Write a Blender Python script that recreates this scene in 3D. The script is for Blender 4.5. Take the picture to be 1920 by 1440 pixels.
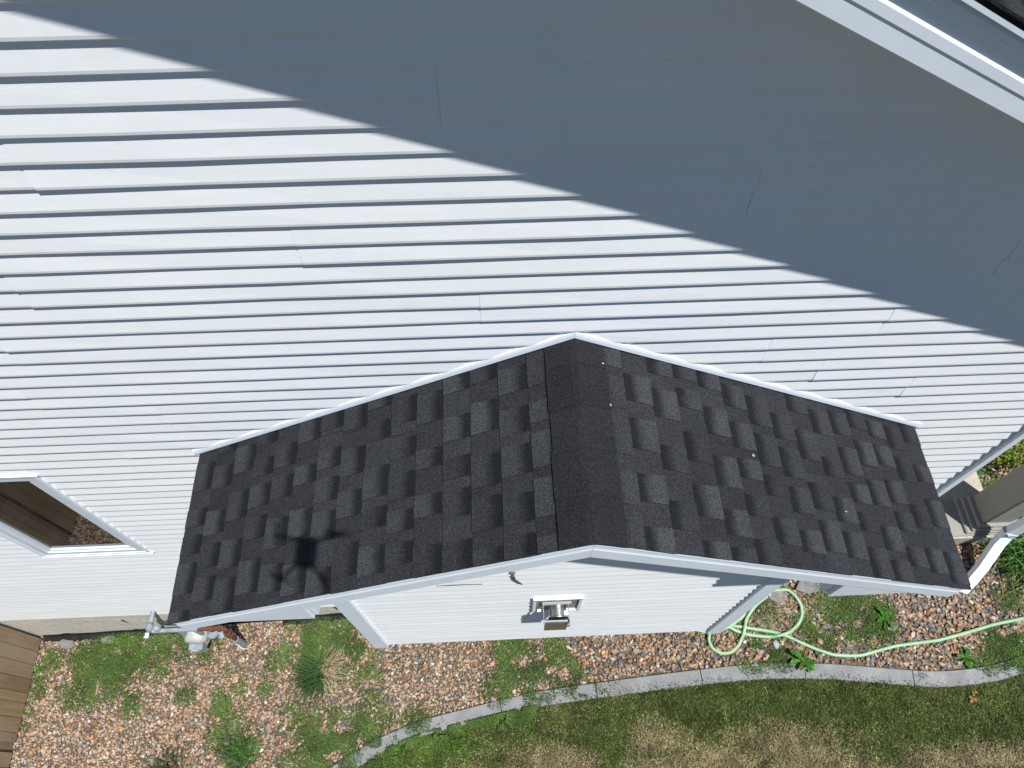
import bpy, math, random
import numpy as np
from mathutils import Vector, Matrix
random.seed(7); rng = np.random.default_rng(7)
for o in list(bpy.data.objects): bpy.data.objects.remove(o)
S = bpy.context.scene; COL = S.collection
# ------------------------------------------------------------------ camera
cd = bpy.data.cameras.new("camera"); cam = bpy.data.objects.new("camera", cd); COL.objects.link(cam)
cd.sensor_fit = 'HORIZONTAL'; cd.sensor_width = 36; cd.lens = 1340/1920*36; cd.clip_start = 0.02; cd.clip_end = 500
r_, u_, a_ = Vector((0.999117, -0.042008, 0.000157)), Vector((0.036403, 0.867677, 0.495793)), Vector((0.020964, 0.495350, -0.868441))
cam.matrix_world = Matrix(((r_.x, u_.x, -a_.x, 0.0), (r_.y, u_.y, -a_.y, -1.7), (r_.z, u_.z, -a_.z, 8.0), (0, 0, 0, 1)))
S.camera = cam
S.render.resolution_x, S.render.resolution_y = 1024, 768
# ------------------------------------------------------------------ light
SUN = Vector((0.2600, -0.2822, 0.9235)).normalized()          # towards the sun
w = bpy.data.worlds.new("World"); S.world = w; w.use_nodes = True
nt = w.node_tree; nt.nodes.clear()
sky = nt.nodes.new('ShaderNodeTexSky'); sky.sky_type = 'NISHITA'; sky.sun_disc = False
sky.sun_elevation = math.asin(SUN.z); sky.sun_rotation = math.atan2(SUN.x, SUN.y); sky.air_density = 1.0; sky.dust_density = 0.2; sky.ozone_density = 3.0
bg = nt.nodes.new('ShaderNodeBackground'); bg.inputs[1].default_value = 0.04
wo = nt.nodes.new('ShaderNodeOutputWorld'); tm = nt.nodes.new('ShaderNodeMix'); tm.data_type = 'RGBA'; tm.blend_type = 'MULTIPLY'; tm.inputs[0].default_value = 1.0; tm.inputs[7].default_value = (0.58, 0.92, 1.20, 1)
nt.links.new(sky.outputs[0], tm.inputs[6]); nt.links.new(tm.outputs[2], bg.inputs[0]); nt.links.new(bg.outputs[0], wo.inputs[0])
sd = bpy.data.lights.new("sun", 'SUN'); sd.energy = 5.0; sd.angle = math.radians(0.53); sd.color = (1.0, 0.99, 0.965)
so = bpy.data.objects.new("sun", sd); COL.objects.link(so); so.rotation_euler = SUN.to_track_quat('Z', 'Y').to_euler(); so.location = (5, -8, 20)
S.view_settings.view_transform = 'Standard'; S.view_settings.look = 'None'; S.view_settings.gamma = 1.0
S.view_settings.exposure = 0.41

# ------------------------------------------------------------------ materials
def M(name, col, rough=0.6, metal=0.0, ior=1.45):
    m = bpy.data.materials.new(name); m.use_nodes = True
    b = m.node_tree.nodes['Principled BSDF']
    b.inputs['Base Color'].default_value = (*col, 1); b.inputs['Roughness'].default_value = rough
    b.inputs['Metallic'].default_value = metal; b.inputs['IOR'].default_value = ior
    return m
class N:
    def __init__(s, m): s.m = m; s.t = m.node_tree; s.b = s.t.nodes['Principled BSDF']
    def n(s, typ, **k):
        x = s.t.nodes.new(typ)
        for a, v in k.items(): setattr(x, a, v)
        return x
    def l(s, a, b): s.t.links.new(a, b)
    def coord(s, scale=(1, 1, 1), rot=(0, 0, 0)):
        c = s.n('ShaderNodeTexCoord'); mp = s.n('ShaderNodeMapping'); mp.inputs['Scale'].default_value = scale; mp.inputs['Rotation'].default_value = rot
        s.l(c.outputs['Object'], mp.inputs[0]); return mp.outputs[0]
    def noise(s, vec, scale, detail=3, rough=0.5):
        x = s.n('ShaderNodeTexNoise'); x.inputs['Scale'].default_value = scale; x.inputs['Detail'].default_value = detail; x.inputs['Roughness'].default_value = rough
        if vec is not None: s.l(vec, x.inputs['Vector'])
        return x.outputs['Fac']
    def ramp(s, fac, stops):
        x = s.n('ShaderNodeValToRGB'); e = x.color_ramp.elements
        while len(e) < len(stops): e.new(0.5)
        for q, (p, c) in zip(e, stops): q.position = p; q.color = (*c, 1) if len(c) == 3 else c
        s.l(fac, x.inputs[0]); return x.outputs[0]
    def mix(s, a, b, fac, mode='MIX'):
        x = s.n('ShaderNodeMix', data_type='RGBA', blend_type=mode)
        for v, i in ((fac, 0), (a, 6), (b, 7)):
            if hasattr(v, 'is_linked') or hasattr(v, 'links'): s.l(v, x.inputs[i])
            elif i == 0: x.inputs[0].default_value = v
            else: x.inputs[i].default_value = (*v, 1)
        return x.outputs[2]
    def math(s, op, a, b=0.0, c=None):
        x = s.n('ShaderNodeMath', operation=op)
        for i, v in enumerate((a, b) + ((c,) if c is not None else ())):
            if hasattr(v, 'links'): s.l(v, x.inputs[i])
            else: x.inputs[i].default_value = v
        return x.outputs[0]
    def col(s, c): s.l(c, s.b.inputs['Base Color'])
    def bump(s, h, strength=0.3, dist=0.01):
        x = s.n('ShaderNodeBump'); x.inputs['Strength'].default_value = strength; x.inputs['Distance'].default_value = dist
        s.l(h, x.inputs['Height']); s.l(x.outputs[0], s.b.inputs['Normal'])
    def attr(s, name):
        x = s.n('ShaderNodeAttribute'); x.attribute_name = name; return x
def mottled(name, c1, c2, scale=6, rough=0.7, bump=0.2, bscale=60, bdist=0.003, metal=0.0):
    m = M(name, c1, rough, metal); k = N(m); v = k.coord()
    k.col(k.ramp(k.noise(v, scale, 4, 0.6), [(0.3, c1), (0.7, c2)])); k.bump(k.noise(v, bscale, 3), bump, bdist); return m

def mat_siding():
    m = M('white vinyl siding', (0.8, 0.81, 0.82), 0.5); k = N(m)
    v = k.coord((0.5, 4, 1.5)); big = k.noise(v, 1.2, 4, 0.6)
    fine = k.noise(k.coord((3, 40, 60)), 4, 3, 0.6)
    dirt = k.noise(k.coord((2.5, 1, 0.6)), 3, 5, 0.65)
    c = k.ramp(big, [(0.35, (0.775, 0.79, 0.80)), (0.65, (0.815, 0.825, 0.83))])
    c = k.mix(c, (0.66, 0.665, 0.66), k.math('MULTIPLY', k.ramp(dirt, [(0.5, (0, 0, 0)), (0.8, (1, 1, 1))]), 0.25))
    k.col(c)
    k.bump(k.math('ADD', k.math('MULTIPLY', k.noise(k.coord((1.2, 1, 5)), 2.2, 3), 1.0), k.math('MULTIPLY', fine, 0.12)), 0.35, 0.004)
    return m
def mat_trim(name='white aluminium trim', c=(0.74, 0.80, 0.86), rough=0.42):
    m = M(name, c, rough); k = N(m)
    d = k.noise(k.coord((3, 3, 3)), 2, 5, 0.6)
    k.col(k.ramp(d, [(0.3, tuple(x*0.93 for x in c)), (0.7, c)])); k.bump(k.noise(k.coord((0.6, 3, 3)), 5, 2), 0.12, 0.003); return m
def mat_shingle():
    m = M('charcoal asphalt shingles', (0.03, 0.03, 0.03), 0.85); k = N(m)
    a = k.attr('tone'); sep = k.n('ShaderNodeSeparateColor'); k.l(a.outputs['Color'], sep.inputs[0])
    uv = k.n('ShaderNodeUVMap'); sx = k.n('ShaderNodeSeparateXYZ'); k.l(uv.outputs[0], sx.inputs[0])
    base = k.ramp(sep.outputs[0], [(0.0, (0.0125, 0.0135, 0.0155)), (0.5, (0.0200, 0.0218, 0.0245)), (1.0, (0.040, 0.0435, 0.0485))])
    warp = k.math('ADD', sx.outputs[1], k.math('MULTIPLY', k.math('SUBTRACT', k.noise(k.coord(), 14, 3), 0.5), 0.35))
    band = k.ramp(warp, [(0.42, (0, 0, 0)), (0.74, (1, 1, 1))])
    f = k.math('MULTIPLY', band, sep.outputs[1])
    dk = k.mix(base, (0.0062, 0.0065, 0.0076), k.math('MULTIPLY', f, 0.92))
    g1 = k.noise(k.coord(), 240, 2, 0.8); g2 = k.noise(k.coord(), 95, 2, 0.7)
    sp = k.ramp(g1, [(0.36, (0.45, 0.45, 0.45)), (0.52, (0.95, 0.95, 0.95)), (0.68, (2.0, 2.0, 2.0))])
    c = k.mix(dk, sp, 1.0, 'MULTIPLY')
    c = k.mix(c, k.ramp(g2, [(0.35, (0.72, 0.72, 0.72)), (0.65, (1.28, 1.28, 1.28))]), 1.0, 'MULTIPLY')
    wear = k.noise(k.coord(), 3.5, 4, 0.6)
    c = k.mix(c, k.ramp(wear, [(0.3, (0.86, 0.86, 0.88)), (0.7, (1.14, 1.12, 1.1))]), 1.0, 'MULTIPLY')
    k.col(c); k.bump(k.math('ADD', g1, k.math('MULTIPLY', g2, 0.6)), 0.5, 0.003); return m
def mat_brickform(name, scl=1.0):
    m = M(name, (0.4, 0.37, 0.32), 0.85); k = N(m)
    c = k.n('ShaderNodeTexCoord'); s = k.n('ShaderNodeSeparateXYZ'); k.l(c.outputs['Object'], s.inputs[0])
    cx = k.n('ShaderNodeCombineXYZ'); k.l(k.math('ADD', s.outputs[0], s.outputs[1]), cx.inputs[0]); k.l(s.outputs[2], cx.inputs[1])
    b = k.n('ShaderNodeTexBrick'); k.l(cx.outputs[0], b.inputs['Vector']); b.inputs['Scale'].default_value = 1.0
    b.inputs['Brick Width'].default_value = 0.26; b.inputs['Row Height'].default_value = 0.092; b.inputs['Mortar Size'].default_value = 0.006; b.inputs['Mortar Smooth'].default_value = 0.4
    b.inputs['Color1'].default_value = (0.66, 0.62, 0.54, 1); b.inputs['Color2'].default_value = (0.58, 0.55, 0.48, 1); b.inputs['Mortar'].default_value = (0.42, 0.40, 0.35, 1)
    st = k.noise(k.coord((1, 1, 2)), 4, 5, 0.7)
    k.col(k.mix(b.outputs['Color'], (0.38, 0.35, 0.28), k.math('MULTIPLY', k.ramp(st, [(0.45, (0, 0, 0)), (0.75, (1, 1, 1))]), 0.5)))
    k.bump(k.math('SUBTRACT', k.math('MULTIPLY', k.noise(k.coord(), 60, 3), 0.3), b.outputs['Fac']), 0.6, 0.006); return m
def mat_attr(name, rough=0.7, trans=0.0, speck=0.0):
    m = M(name, (0.3, 0.3, 0.3), rough); k = N(m); a = k.attr('tone'); c = a.outputs['Color']
    if speck: c = k.mix(c, k.ramp(k.noise(k.coord(), 130, 3, 0.7), [(0.3, (1-speck,)*3), (0.7, (1+speck,)*3)]), 1.0, 'MULTIPLY')
    k.col(c)
    if trans: k.b.inputs['Subsurface Weight'].default_value = 0.0
    return m
def mat_concrete(name, c1, c2):
    m = M(name, c1, 0.85); k = N(m); v = k.coord()
    n1 = k.noise(v, 5, 6, 0.65); n2 = k.noise(v, 45, 4, 0.7)
    c = k.ramp(n1, [(0.3, c1), (0.7, c2)])
    c = k.mix(c, k.ramp(n2, [(0.3, (0.8, 0.8, 0.8)), (0.6, (1.1, 1.1, 1.1))]), 0.8, 'MULTIPLY')
    k.col(c); k.bump(n2, 0.25, 0.003); return m
def mat_wood():
    m = M('weathered brown fence board', (0.2, 0.13, 0.07), 0.8); k = N(m)
    g = k.noise(k.coord((30, 30, 1.2)), 3, 5, 0.6); b = k.noise(k.coord((1, 1, 0.6)), 2.3, 3)
    c = k.ramp(g, [(0.3, (0.20, 0.135, 0.075)), (0.7, (0.31, 0.215, 0.125))])
    a = k.attr('tone'); c = k.mix(c, a.outputs['Color'], 1.0, 'MULTIPLY')
    k.col(k.mix(c, (0.36, 0.30, 0.22), k.math('MULTIPLY', k.ramp(b, [(0.5, (0, 0, 0)), (0.75, (1, 1, 1))]), 0.5))); k.bump(g, 0.3, 0.002); return m
def mat_soil():
    m = M('brown soil between stones', (0.1, 0.07, 0.045), 0.95); k = N(m); v = k.coord()
    vo = k.n('ShaderNodeTexVoronoi'); vo.inputs['Scale'].default_value = 32; k.l(v, vo.inputs['Vector'])
    c = k.ramp(k.noise(v, 3, 5, 0.6), [(0.3, (0.085, 0.062, 0.042)), (0.7, (0.15, 0.115, 0.08))])
    k.col(c); k.bump(k.math('SUBTRACT', 1.0, vo.outputs['Distance']), 0.8, 0.01); return m
def mat_lawn():
    m = M('dry lawn thatch', (0.1, 0.08, 0.04), 0.95); k = N(m); v = k.coord()
    a = k.noise(v, 1.3, 5, 0.6); b = k.noise(v, 60, 4, 0.7)
    c = k.ramp(a, [(0.4, (0.05, 0.06, 0.022)), (0.6, (0.17, 0.135, 0.075))])
    k.col(k.mix(c, k.ramp(b, [(0.3, (0.55, 0.55, 0.55)), (0.7, (1.3, 1.3, 1.3))]), 1.0, 'MULTIPLY')); k.bump(b, 0.8, 0.02); return m
SIDING = mat_siding(); TRIM = mat_trim(); TRIM2 = mat_trim('window white vinyl', (0.62, 0.68, 0.73), 0.4)
SHINGLE = mat_shingle(); BRICK = mat_brickform('brick-patterned poured foundation'); CONC = mat_concrete('grey kerb concrete', (0.15, 0.15, 0.152), (0.245, 0.245, 0.245))
SLAB = mat_concrete('tan porch concrete', (0.33, 0.29, 0.23), (0.42, 0.37, 0.30))
STONE = mat_attr('river rock', 0.62, speck=0.22); LEAF = mat_attr('weed leaf', 0.5); BLADE = mat_attr('grass blade', 0.55); WOOD = mat_wood(); SOIL = mat_soil(); LAWN = mat_lawn()
STEEL = M('brushed stainless steel', (0.5, 0.5, 0.49), 0.33, 1.0); GALV = mottled('painted grey metal', (0.17, 0.195, 0.21), (0.28, 0.31, 0.33), 12, 0.5)
METERW = mottled('off-white meter casting', (0.30, 0.32, 0.29), (0.42, 0.43, 0.39), 15, 0.5); RUST = mottled('rusty red pipe', (0.065, 0.022, 0.013), (0.12, 0.045, 0.025), 25, 0.8, 0.4)
BLACK = mottled('black fabric', (0.008, 0.008, 0.009), (0.02, 0.02, 0.02), 20, 0.85); DARKM = M('dark interior and gap shade', (0.02, 0.018, 0.015), 0.9)
SLATE = mottled('dark slate', (0.10, 0.098, 0.095), (0.19, 0.185, 0.175), 14, 0.7, 0.4, 30, 0.006)
COLUMN = mat_trim('cream column cladding', (0.25, 0.24, 0.21), 0.6)
def mat_glass():
    m = M('window glass', (0.012, 0.012, 0.011), 0.015, 0, 1.52); m.node_tree.nodes['Principled BSDF'].inputs['Specular IOR Level'].default_value = 1.0; return m
GLASS = mat_glass()
def mat_hose():
    m = M('mint green hose', (0.36, 0.62, 0.33), 0.55); k = N(m); v = k.coord()
    k.col(k.ramp(k.noise(v, 9, 4), [(0.3, (0.21, 0.37, 0.20)), (0.7, (0.30, 0.46, 0.28))])); k.bump(k.noise(v, 120, 2), 0.4, 0.003); return m
HOSE = mat_hose()
for m_, v_ in ((LEAF, 0.15), (BLADE, 0.15), (SHINGLE, 0.2), (SOIL, 0.1), (LAWN, 0.1), (STONE, 0.35), (GLASS, 0.36), (BLACK, 0.2)): m_.node_tree.nodes['Principled BSDF'].inputs['Specular IOR Level'].default_value = v_

# ------------------------------------------------------------------ mesh helpers
class MB:
    def __init__(s): s.v = []; s.f = []; s.c = []; s.uv = []; s.sm = []
    def face(s, pts, col=None, uv=None, smooth=False):
        i = len(s.v); s.v += [tuple(p) for p in pts]; s.f.append(tuple(range(i, i+len(pts)))); s.c.append(col); s.uv.append(uv); s.sm.append(smooth)
    def raw(s, vs, fs, col=None, smooth=False):
        i = len(s.v); s.v += [tuple(p) for p in vs]
        for f in fs: s.f.append(tuple(i+j for j in f)); s.c.append(col); s.uv.append(None); s.sm.append(smooth)
    def box(s, x0, y0, z0, x1, y1, z1, col=None, bev=0.0):
        if bev:
            b = bev; vs = []
            for z, q in ((z0, b), (z0+b, 0), (z1-b, 0), (z1, b)):
                a0, a1, c0, c1 = x0+q, x1-q, y0+q, y1-q
                t = b if q == 0 else b*0.6
                vs += [(a0+t, c0, z), (a1-t, c0, z), (a1, c0+t, z), (a1, c1-t, z), (a1-t, c1, z), (a0+t, c1, z), (a0, c1-t, z), (a0, c0+t, z)]
            fs = [tuple(range(7, -1, -1)), tuple(range(24, 32))]
            for r in range(3):
                for j in range(8): fs.append((r*8+j, r*8+(j+1) % 8, (r+1)*8+(j+1) % 8, (r+1)*8+j))
            s.raw(vs, fs, col); return
        vs = [(x, y, z) for z in (z0, z1) for x, y in ((x0, y0), (x1, y0), (x1, y1), (x0, y1))]
        s.raw(vs, [(3, 2, 1, 0), (4, 5, 6, 7), (0, 1, 5, 4), (1, 2, 6, 5), (2, 3, 7, 6), (3, 0, 4, 7)], col)
    def prism(s, poly, vec, col=None):
        n = len(poly); vec = Vector(vec); a = [Vector(p) for p in poly]; b = [p+vec for p in a]
        s.raw(a+b, [tuple(range(n-1, -1, -1)), tuple(range(n, 2*n))] + [(i, (i+1) % n, n+(i+1) % n, n+i) for i in range(n)], col)
    def tube(s, pts, rad, seg=10, col=None, caps=True, flat=1.0):
        pts = [Vector(p) for p in pts]; n = len(pts); rads = rad if hasattr(rad, '__len__') else [rad]*n
        rings = []; up = Vector((0, 0, 1))
        for i, p in enumerate(pts):
            t = (pts[min(i+1, n-1)]-pts[max(i-1, 0)]).normalized()
            ref = up if abs(t.z) < 0.9 else Vector((1, 0, 0))
            sx = t.cross(ref).normalized(); sy = sx.cross(t).normalized()
            rings.append([p+sx*math.cos(2*math.pi*k/seg)*rads[i]+sy*math.sin(2*math.pi*k/seg)*rads[i]*flat for k in range(seg)])
        vs = [q for r in rings for q in r]
        fs = [(i*seg+k, i*seg+(k+1) % seg, (i+1)*seg+(k+1) % seg, (i+1)*seg+k) for i in range(n-1) for k in range(seg)]
        s.raw(vs, fs, col, True)
        if caps: s.face(rings[0][::-1], col); s.face(rings[-1], col)
    def lathe(s, c, axis, prof, seg=24, col=None):
        c = Vector(c); axis = Vector(axis).normalized(); ref = Vector((0, 0, 1)) if abs(axis.z) < 0.9 else Vector((1, 0, 0))
        sx = axis.cross(ref).normalized(); sy = sx.cross(axis)
        vs = [c+axis*h+sx*r*math.cos(2*math.pi*k/seg)+sy*r*math.sin(2*math.pi*k/seg) for r, h in prof for k in range(seg)]
        m = len(prof)
        fs = [(i*seg+k, i*seg+(k+1) % seg, (i+1)*seg+(k+1) % seg, (i+1)*seg+k) for i in range(m-1) for k in range(seg)]
        s.raw(vs, fs, col, True); s.face([vs[k] for k in range(seg)][::-1], col); s.face([vs[(m-1)*seg+k] for k in range(seg)], col)
    def build(s, name, mat, parent=None, bevel=0.0):
        me = bpy.data.meshes.new(name); me.from_pydata(s.v, [], s.f); me.materials.append(mat)
        if any(c is not None for c in s.c):
            at = me.color_attributes.new('tone', 'FLOAT_COLOR', 'CORNER'); arr = []
            for f, c in zip(s.f, s.c):
                c = (1, 1, 1) if c is None else c; arr += [c[0], c[1], c[2], 1.0]*len(f)
            at.data.foreach_set('color', arr)
        if any(u is not None for u in s.uv):
            uvl = me.uv_layers.new(name='UVMap'); arr = []
            for f, u in zip(s.f, s.uv):
                for j in range(len(f)): arr += list(u[j]) if u is not None else [0.0, 0.0]
            uvl.data.foreach_set('uv', arr)
        me.polygons.foreach_set('use_smooth', s.sm); me.update()
        o = bpy.data.objects.new(name, me); COL.objects.link(o)
        if parent is not None:
            o.parent = parent; L = parent.matrix_world.translation if parent.type != 'EMPTY' or True else None
            loc = Vector((0, 0, 0)); p = parent
            while p is not None: loc += p.location; p = p.parent
            o.location = -loc
        if bevel:
            b = o.modifiers.new('bevel', 'BEVEL'); b.width = bevel; b.segments = 2; b.limit_method = 'ANGLE'
        return o
def tag(o, label=None, cat=None, group=None, kind=None):
    if label: o['label'] = label
    if cat: o['category'] = cat
    if group: o['group'] = group
    if kind: o['kind'] = kind
    return o
def thing(name, label, cat, loc, group=None):
    o = bpy.data.objects.new(name, None); o.empty_display_size = 0.1; COL.objects.link(o); o.location = loc; return tag(o, label, cat, group)
def npmesh(name, V, F, mat, tone=None, smooth=False):          # V (n,3)  F (m,3|4) tone per vertex
    me = bpy.data.meshes.new(name); k = F.shape[1]
    me.vertices.add(len(V)); me.vertices.foreach_set('co', V.astype(np.float32).ravel())
    me.loops.add(F.size); me.loops.foreach_set('vertex_index', F.astype(np.int32).ravel())
    me.polygons.add(len(F)); me.polygons.foreach_set('loop_start', np.arange(0, F.size, k, dtype=np.int32))
    me.polygons.foreach_set('loop_total', np.full(len(F), k, dtype=np.int32)); me.polygons.foreach_set('use_smooth', np.full(len(F), smooth))
    me.update(calc_edges=True); me.materials.append(mat)
    if tone is not None:
        at = me.color_attributes.new('tone', 'FLOAT_COLOR', 'POINT'); c = np.ones((len(V), 4), np.float32); c[:, :3] = tone; at.data.foreach_set('color', c.ravel())
    o = bpy.data.objects.new(name, me); COL.objects.link(o); return o
_gr = np.random.default_rng(3).random((64, 64))
def vn(x, y, sc):                                             # value noise 0..1
    x = np.asarray(x)*sc+100.3; y = np.asarray(y)*sc+57.7; i = np.floor(x).astype(int); j = np.floor(y).astype(int); fx = x-i; fy = y-j
    fx = fx*fx*(3-2*fx); fy = fy*fy*(3-2*fy); G = _gr
    return (G[i % 64, j % 64]*(1-fx)+G[(i+1) % 64, j % 64]*fx)*(1-fy)+(G[i % 64, (j+1) % 64]*(1-fx)+G[(i+1) % 64, (j+1) % 64]*fx)*fy
def fbm(x, y, sc): return (vn(x, y, sc)+0.5*vn(x, y, sc*2.1)+0.25*vn(x, y, sc*4.3))/1.75
GX = [-6, -5, -3.8, -1.95, 0, 3, 6]; GZ = [-0.25, -0.18, -0.07, 0.24, 0.58, 1.01, 1.15]
def g(x, y): return np.interp(x, GX, GZ)+0.03*np.asarray(y)

# ------------------------------------------------------------------ ground
xs = np.unique(np.r_[np.linspace(-80, -6, 12), np.linspace(-6, 6.5, 70), np.linspace(6.5, 80, 12)]); ys = np.unique(np.r_[np.linspace(-80, -3, 10), np.linspace(-3, 3, 30), np.linspace(3, 80, 10)])
X, Y = np.meshgrid(xs, ys, indexing='ij'); V = np.stack([X, Y, g(X, Y)], -1).reshape(-1, 3); ny = len(ys)
F = np.array([(i*ny+j, (i+1)*ny+j, (i+1)*ny+j+1, i*ny+j+1) for i in range(len(xs)-1) for j in range(ny-1)])
o = npmesh('ground', V, F, SOIL); tag(o, kind='structure')
KU = [(-7.5, -4.6), (-5.2, -3.6), (-3.4, -2.55), (-2.5, -1.93), (-1.732, -1.427), (-1.359, -1.235), (-1.134, -1.151), (-0.905, -1.076), (-0.603, -1.018), (-0.24, -0.958), (0.251, -0.878), (0.795, -0.837), (1.384, -0.797), (1.786, -0.774), (2.155, -0.76), (2.435, -0.758), (2.831, -0.783), (3.072, -0.81), (3.379, -0.849), (3.659, -0.886), (3.864, -0.908), (4.051, -0.911), (4.308, -0.894), (4.505, -0.867), (4.747, -0.801), (5.3, -0.6), (6.2, -0.2)]
KU = np.array(KU); kx, ky = KU[:, 0], KU[:, 1]
KW = 0.135
def kup(x): return np.interp(x, kx, ky)
# kerb centre line (resampled) and its segments
def resample(P, step):
    P = np.array(P, float); d = np.r_[0, np.cumsum(np.linalg.norm(np.diff(P, axis=0), axis=1))]; n = max(2, int(d[-1]/step)); t = np.linspace(0, d[-1], n)
    return np.stack([np.interp(t, d, P[:, i]) for i in range(P.shape[1])], 1)
def smooth(P, it=2):
    P = P.copy()
    for _ in range(it): P[1:-1] = 0.25*P[:-2]+0.5*P[1:-1]+0.25*P[2:]
    return P
kc = smooth(resample(KU, 0.06), 6); tg = np.gradient(kc, axis=0); tg /= np.linalg.norm(tg, axis=1)[:, None]; nr = np.stack([tg[:, 1], -tg[:, 0]], 1)
joints = [-6.2, -5.1, -4.1, -3.2, -2.35, -0.9, -0.086, 0.825, 1.805, 2.741, 3.686, 4.95]
kerb = MB(); edges = [kc[0, 0]]+joints+[kc[-1, 0]]
for a, b in zip(edges[:-1], edges[1:]):
    idx = np.where((kc[:, 0] >= a+0.004) & (kc[:, 0] <= b-0.004))[0]
    P = kc[idx]; Nn = nr[idx]
    P = np.vstack([[a+0.004, np.interp(a, kc[:, 0], kc[:, 1])], P, [b-0.004, np.interp(b, kc[:, 0], kc[:, 1])]]); Nn = np.vstack([Nn[:1], Nn, Nn[-1:]])
    prof = [(0.0, -0.08), (0.0, 0.028), (0.006, 0.036), (KW-0.008, 0.034), (KW, 0.024), (KW, -0.08)]
    rows = [[(p[0]+n[0]*e, p[1]+n[1]*e, float(g(p[0]+n[0]*e, p[1]+n[1]*e))+h) for e, h in prof] for p, n in zip(P, Nn)]
    m = len(prof); vs = [q for r in rows for q in r]
    kerb.raw(vs, [(i*m+j, (i+1)*m+j, (i+1)*m+j+1, i*m+j+1) for i in range(len(rows)-1) for j in range(m-1)])
    kerb.face(rows[0][::-1]); kerb.face(rows[-1])
tag(kerb.build('kerb', CONC), kind='structure')
# lawn sheet beyond the kerb
lx = kc[:, 0]+nr[:, 0]*(KW-0.01); ly = kc[:, 1]+nr[:, 1]*(KW-0.01)
def klow(x): return np.interp(x, lx, ly)
lm = MB(); lxx = list(np.linspace(-7.3, 6, 60)); yy = [0, 0.3, 0.7, 1.2, 2, 4, 10, 30, 70]
grid = [[(x, float(klow(x))-d, float(g(x, klow(x)-d))+0.012) for d in yy] for x in lxx]
lm.raw([q for r in grid for q in r], [(i*9+j, i*9+j+1, (i+1)*9+j+1, (i+1)*9+j) for i in range(59) for j in range(8)])
tag(lm.build('lawn', LAWN), kind='structure')
# grass blades
n = 210000; bx = rng.uniform(-1.9, 5.2, n); by = klow(bx)+0.03-rng.uniform(0, 1, n)**0.9*1.45
dist = klow(bx)-by
dens = fbm(bx, by, 2.2); keep = rng.random(n) < np.clip(0.35+1.1*dens, 0, 1); bx, by, dist, dens = bx[keep], by[keep], dist[keep], dens[keep]; n = len(bx)
edge = np.where(bx < 1.6, 0.10+0.27*np.clip((bx+0.7)/2.2, 0, 1), 0.37)
straw = np.clip((fbm(bx+3, by*1.4, 2.0)-0.5)*2.4+(dist-edge)*3.2, 0, 1)+0.04
straw = straw*np.clip(0.25+0.75*(bx+0.9)/0.9+(dist-0.35)*1.4, 0.2, 1)
isst = rng.random(n) < np.clip(straw, 0.05, 0.86)
lum = rng.uniform(0.5, 1.3, n)*(0.35+1.15*fbm(bx, by, 11))
gc = np.array([0.066, 0.098, 0.022])[None]*lum[:, None]; gc2 = np.array([0.08, 0.155, 0.02])[None]*lum[:, None]
bright = (rng.random(n) < np.clip((-0.15-bx)*2.2+(fbm(bx, by, 4)-0.45)*2.5, 0, 1)*np.clip(1.25-dist*1.6, 0.1, 1)+0.06)[:, None]; gc = np.where(bright, gc2, gc)
sc_ = np.array([0.31, 0.25, 0.14])[None]*lum[:, None]
col = np.where(isst[:, None], sc_, gc)
ang = rng.uniform(0, 2*np.pi, n); lean = rng.uniform(0.35, 1.25, n); L = rng.uniform(0.022, 0.055, n)*(0.8+0.5*dens); W = rng.uniform(0.0016, 0.0034, n)
bz = g(bx, by)+0.010
dx, dy = np.cos(ang), np.sin(ang); hx = np.sin(lean)*L; hz = np.cos(lean)*L
p0 = np.stack([bx-dy*W, by+dx*W, bz], 1); p1 = np.stack([bx+dy*W, by-dx*W, bz], 1)
m0 = np.stack([bx+dx*hx*0.45-dy*W*0.9, by+dy*hx*0.45+dx*W*0.9, bz+hz*0.62], 1); m1 = np.stack([bx+dx*hx*0.45+dy*W*0.9, by+dy*hx*0.45-dx*W*0.9, bz+hz*0.62], 1)
tp = np.stack([bx+dx*hx, by+dy*hx, bz+hz*0.9], 1); tp2 = tp+np.array([0.0006, 0, 0])
V = np.stack([p0, p1, m1, m0, tp, tp2], 1).reshape(-1, 3); bi = np.arange(n)[:, None]*6
F = np.concatenate([bi+np.array([[0, 1, 2, 3]]), bi+np.array([[3, 2, 5, 4]])], 0)
o = npmesh('grass', V, F, BLADE, np.repeat(col, 6, 0)); tag(o, 'dark green and straw coloured lawn grass below the curved kerb', 'grass', kind='stuff')

# gravel: real stones
HX = 3.05
def inbed(x, y):
    ok = y > kup(x)+0.012
    ok &= np.where(x < HX, y < -0.005, y < 1.7)
    ok &= ~((x > HX) & (x < 4.84) & (y > 0.22))
    return ok & (x > -5.6)
n = 150000; gx = rng.uniform(-5.6, 6.2, n); gy = rng.uniform(-2.1, 1.7, n); k = inbed(gx, gy) & (rng.random(n) < np.interp(gx, [-1, 2.2], [1.0, 0.68])); gx, gy = gx[k], gy[k]
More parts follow.
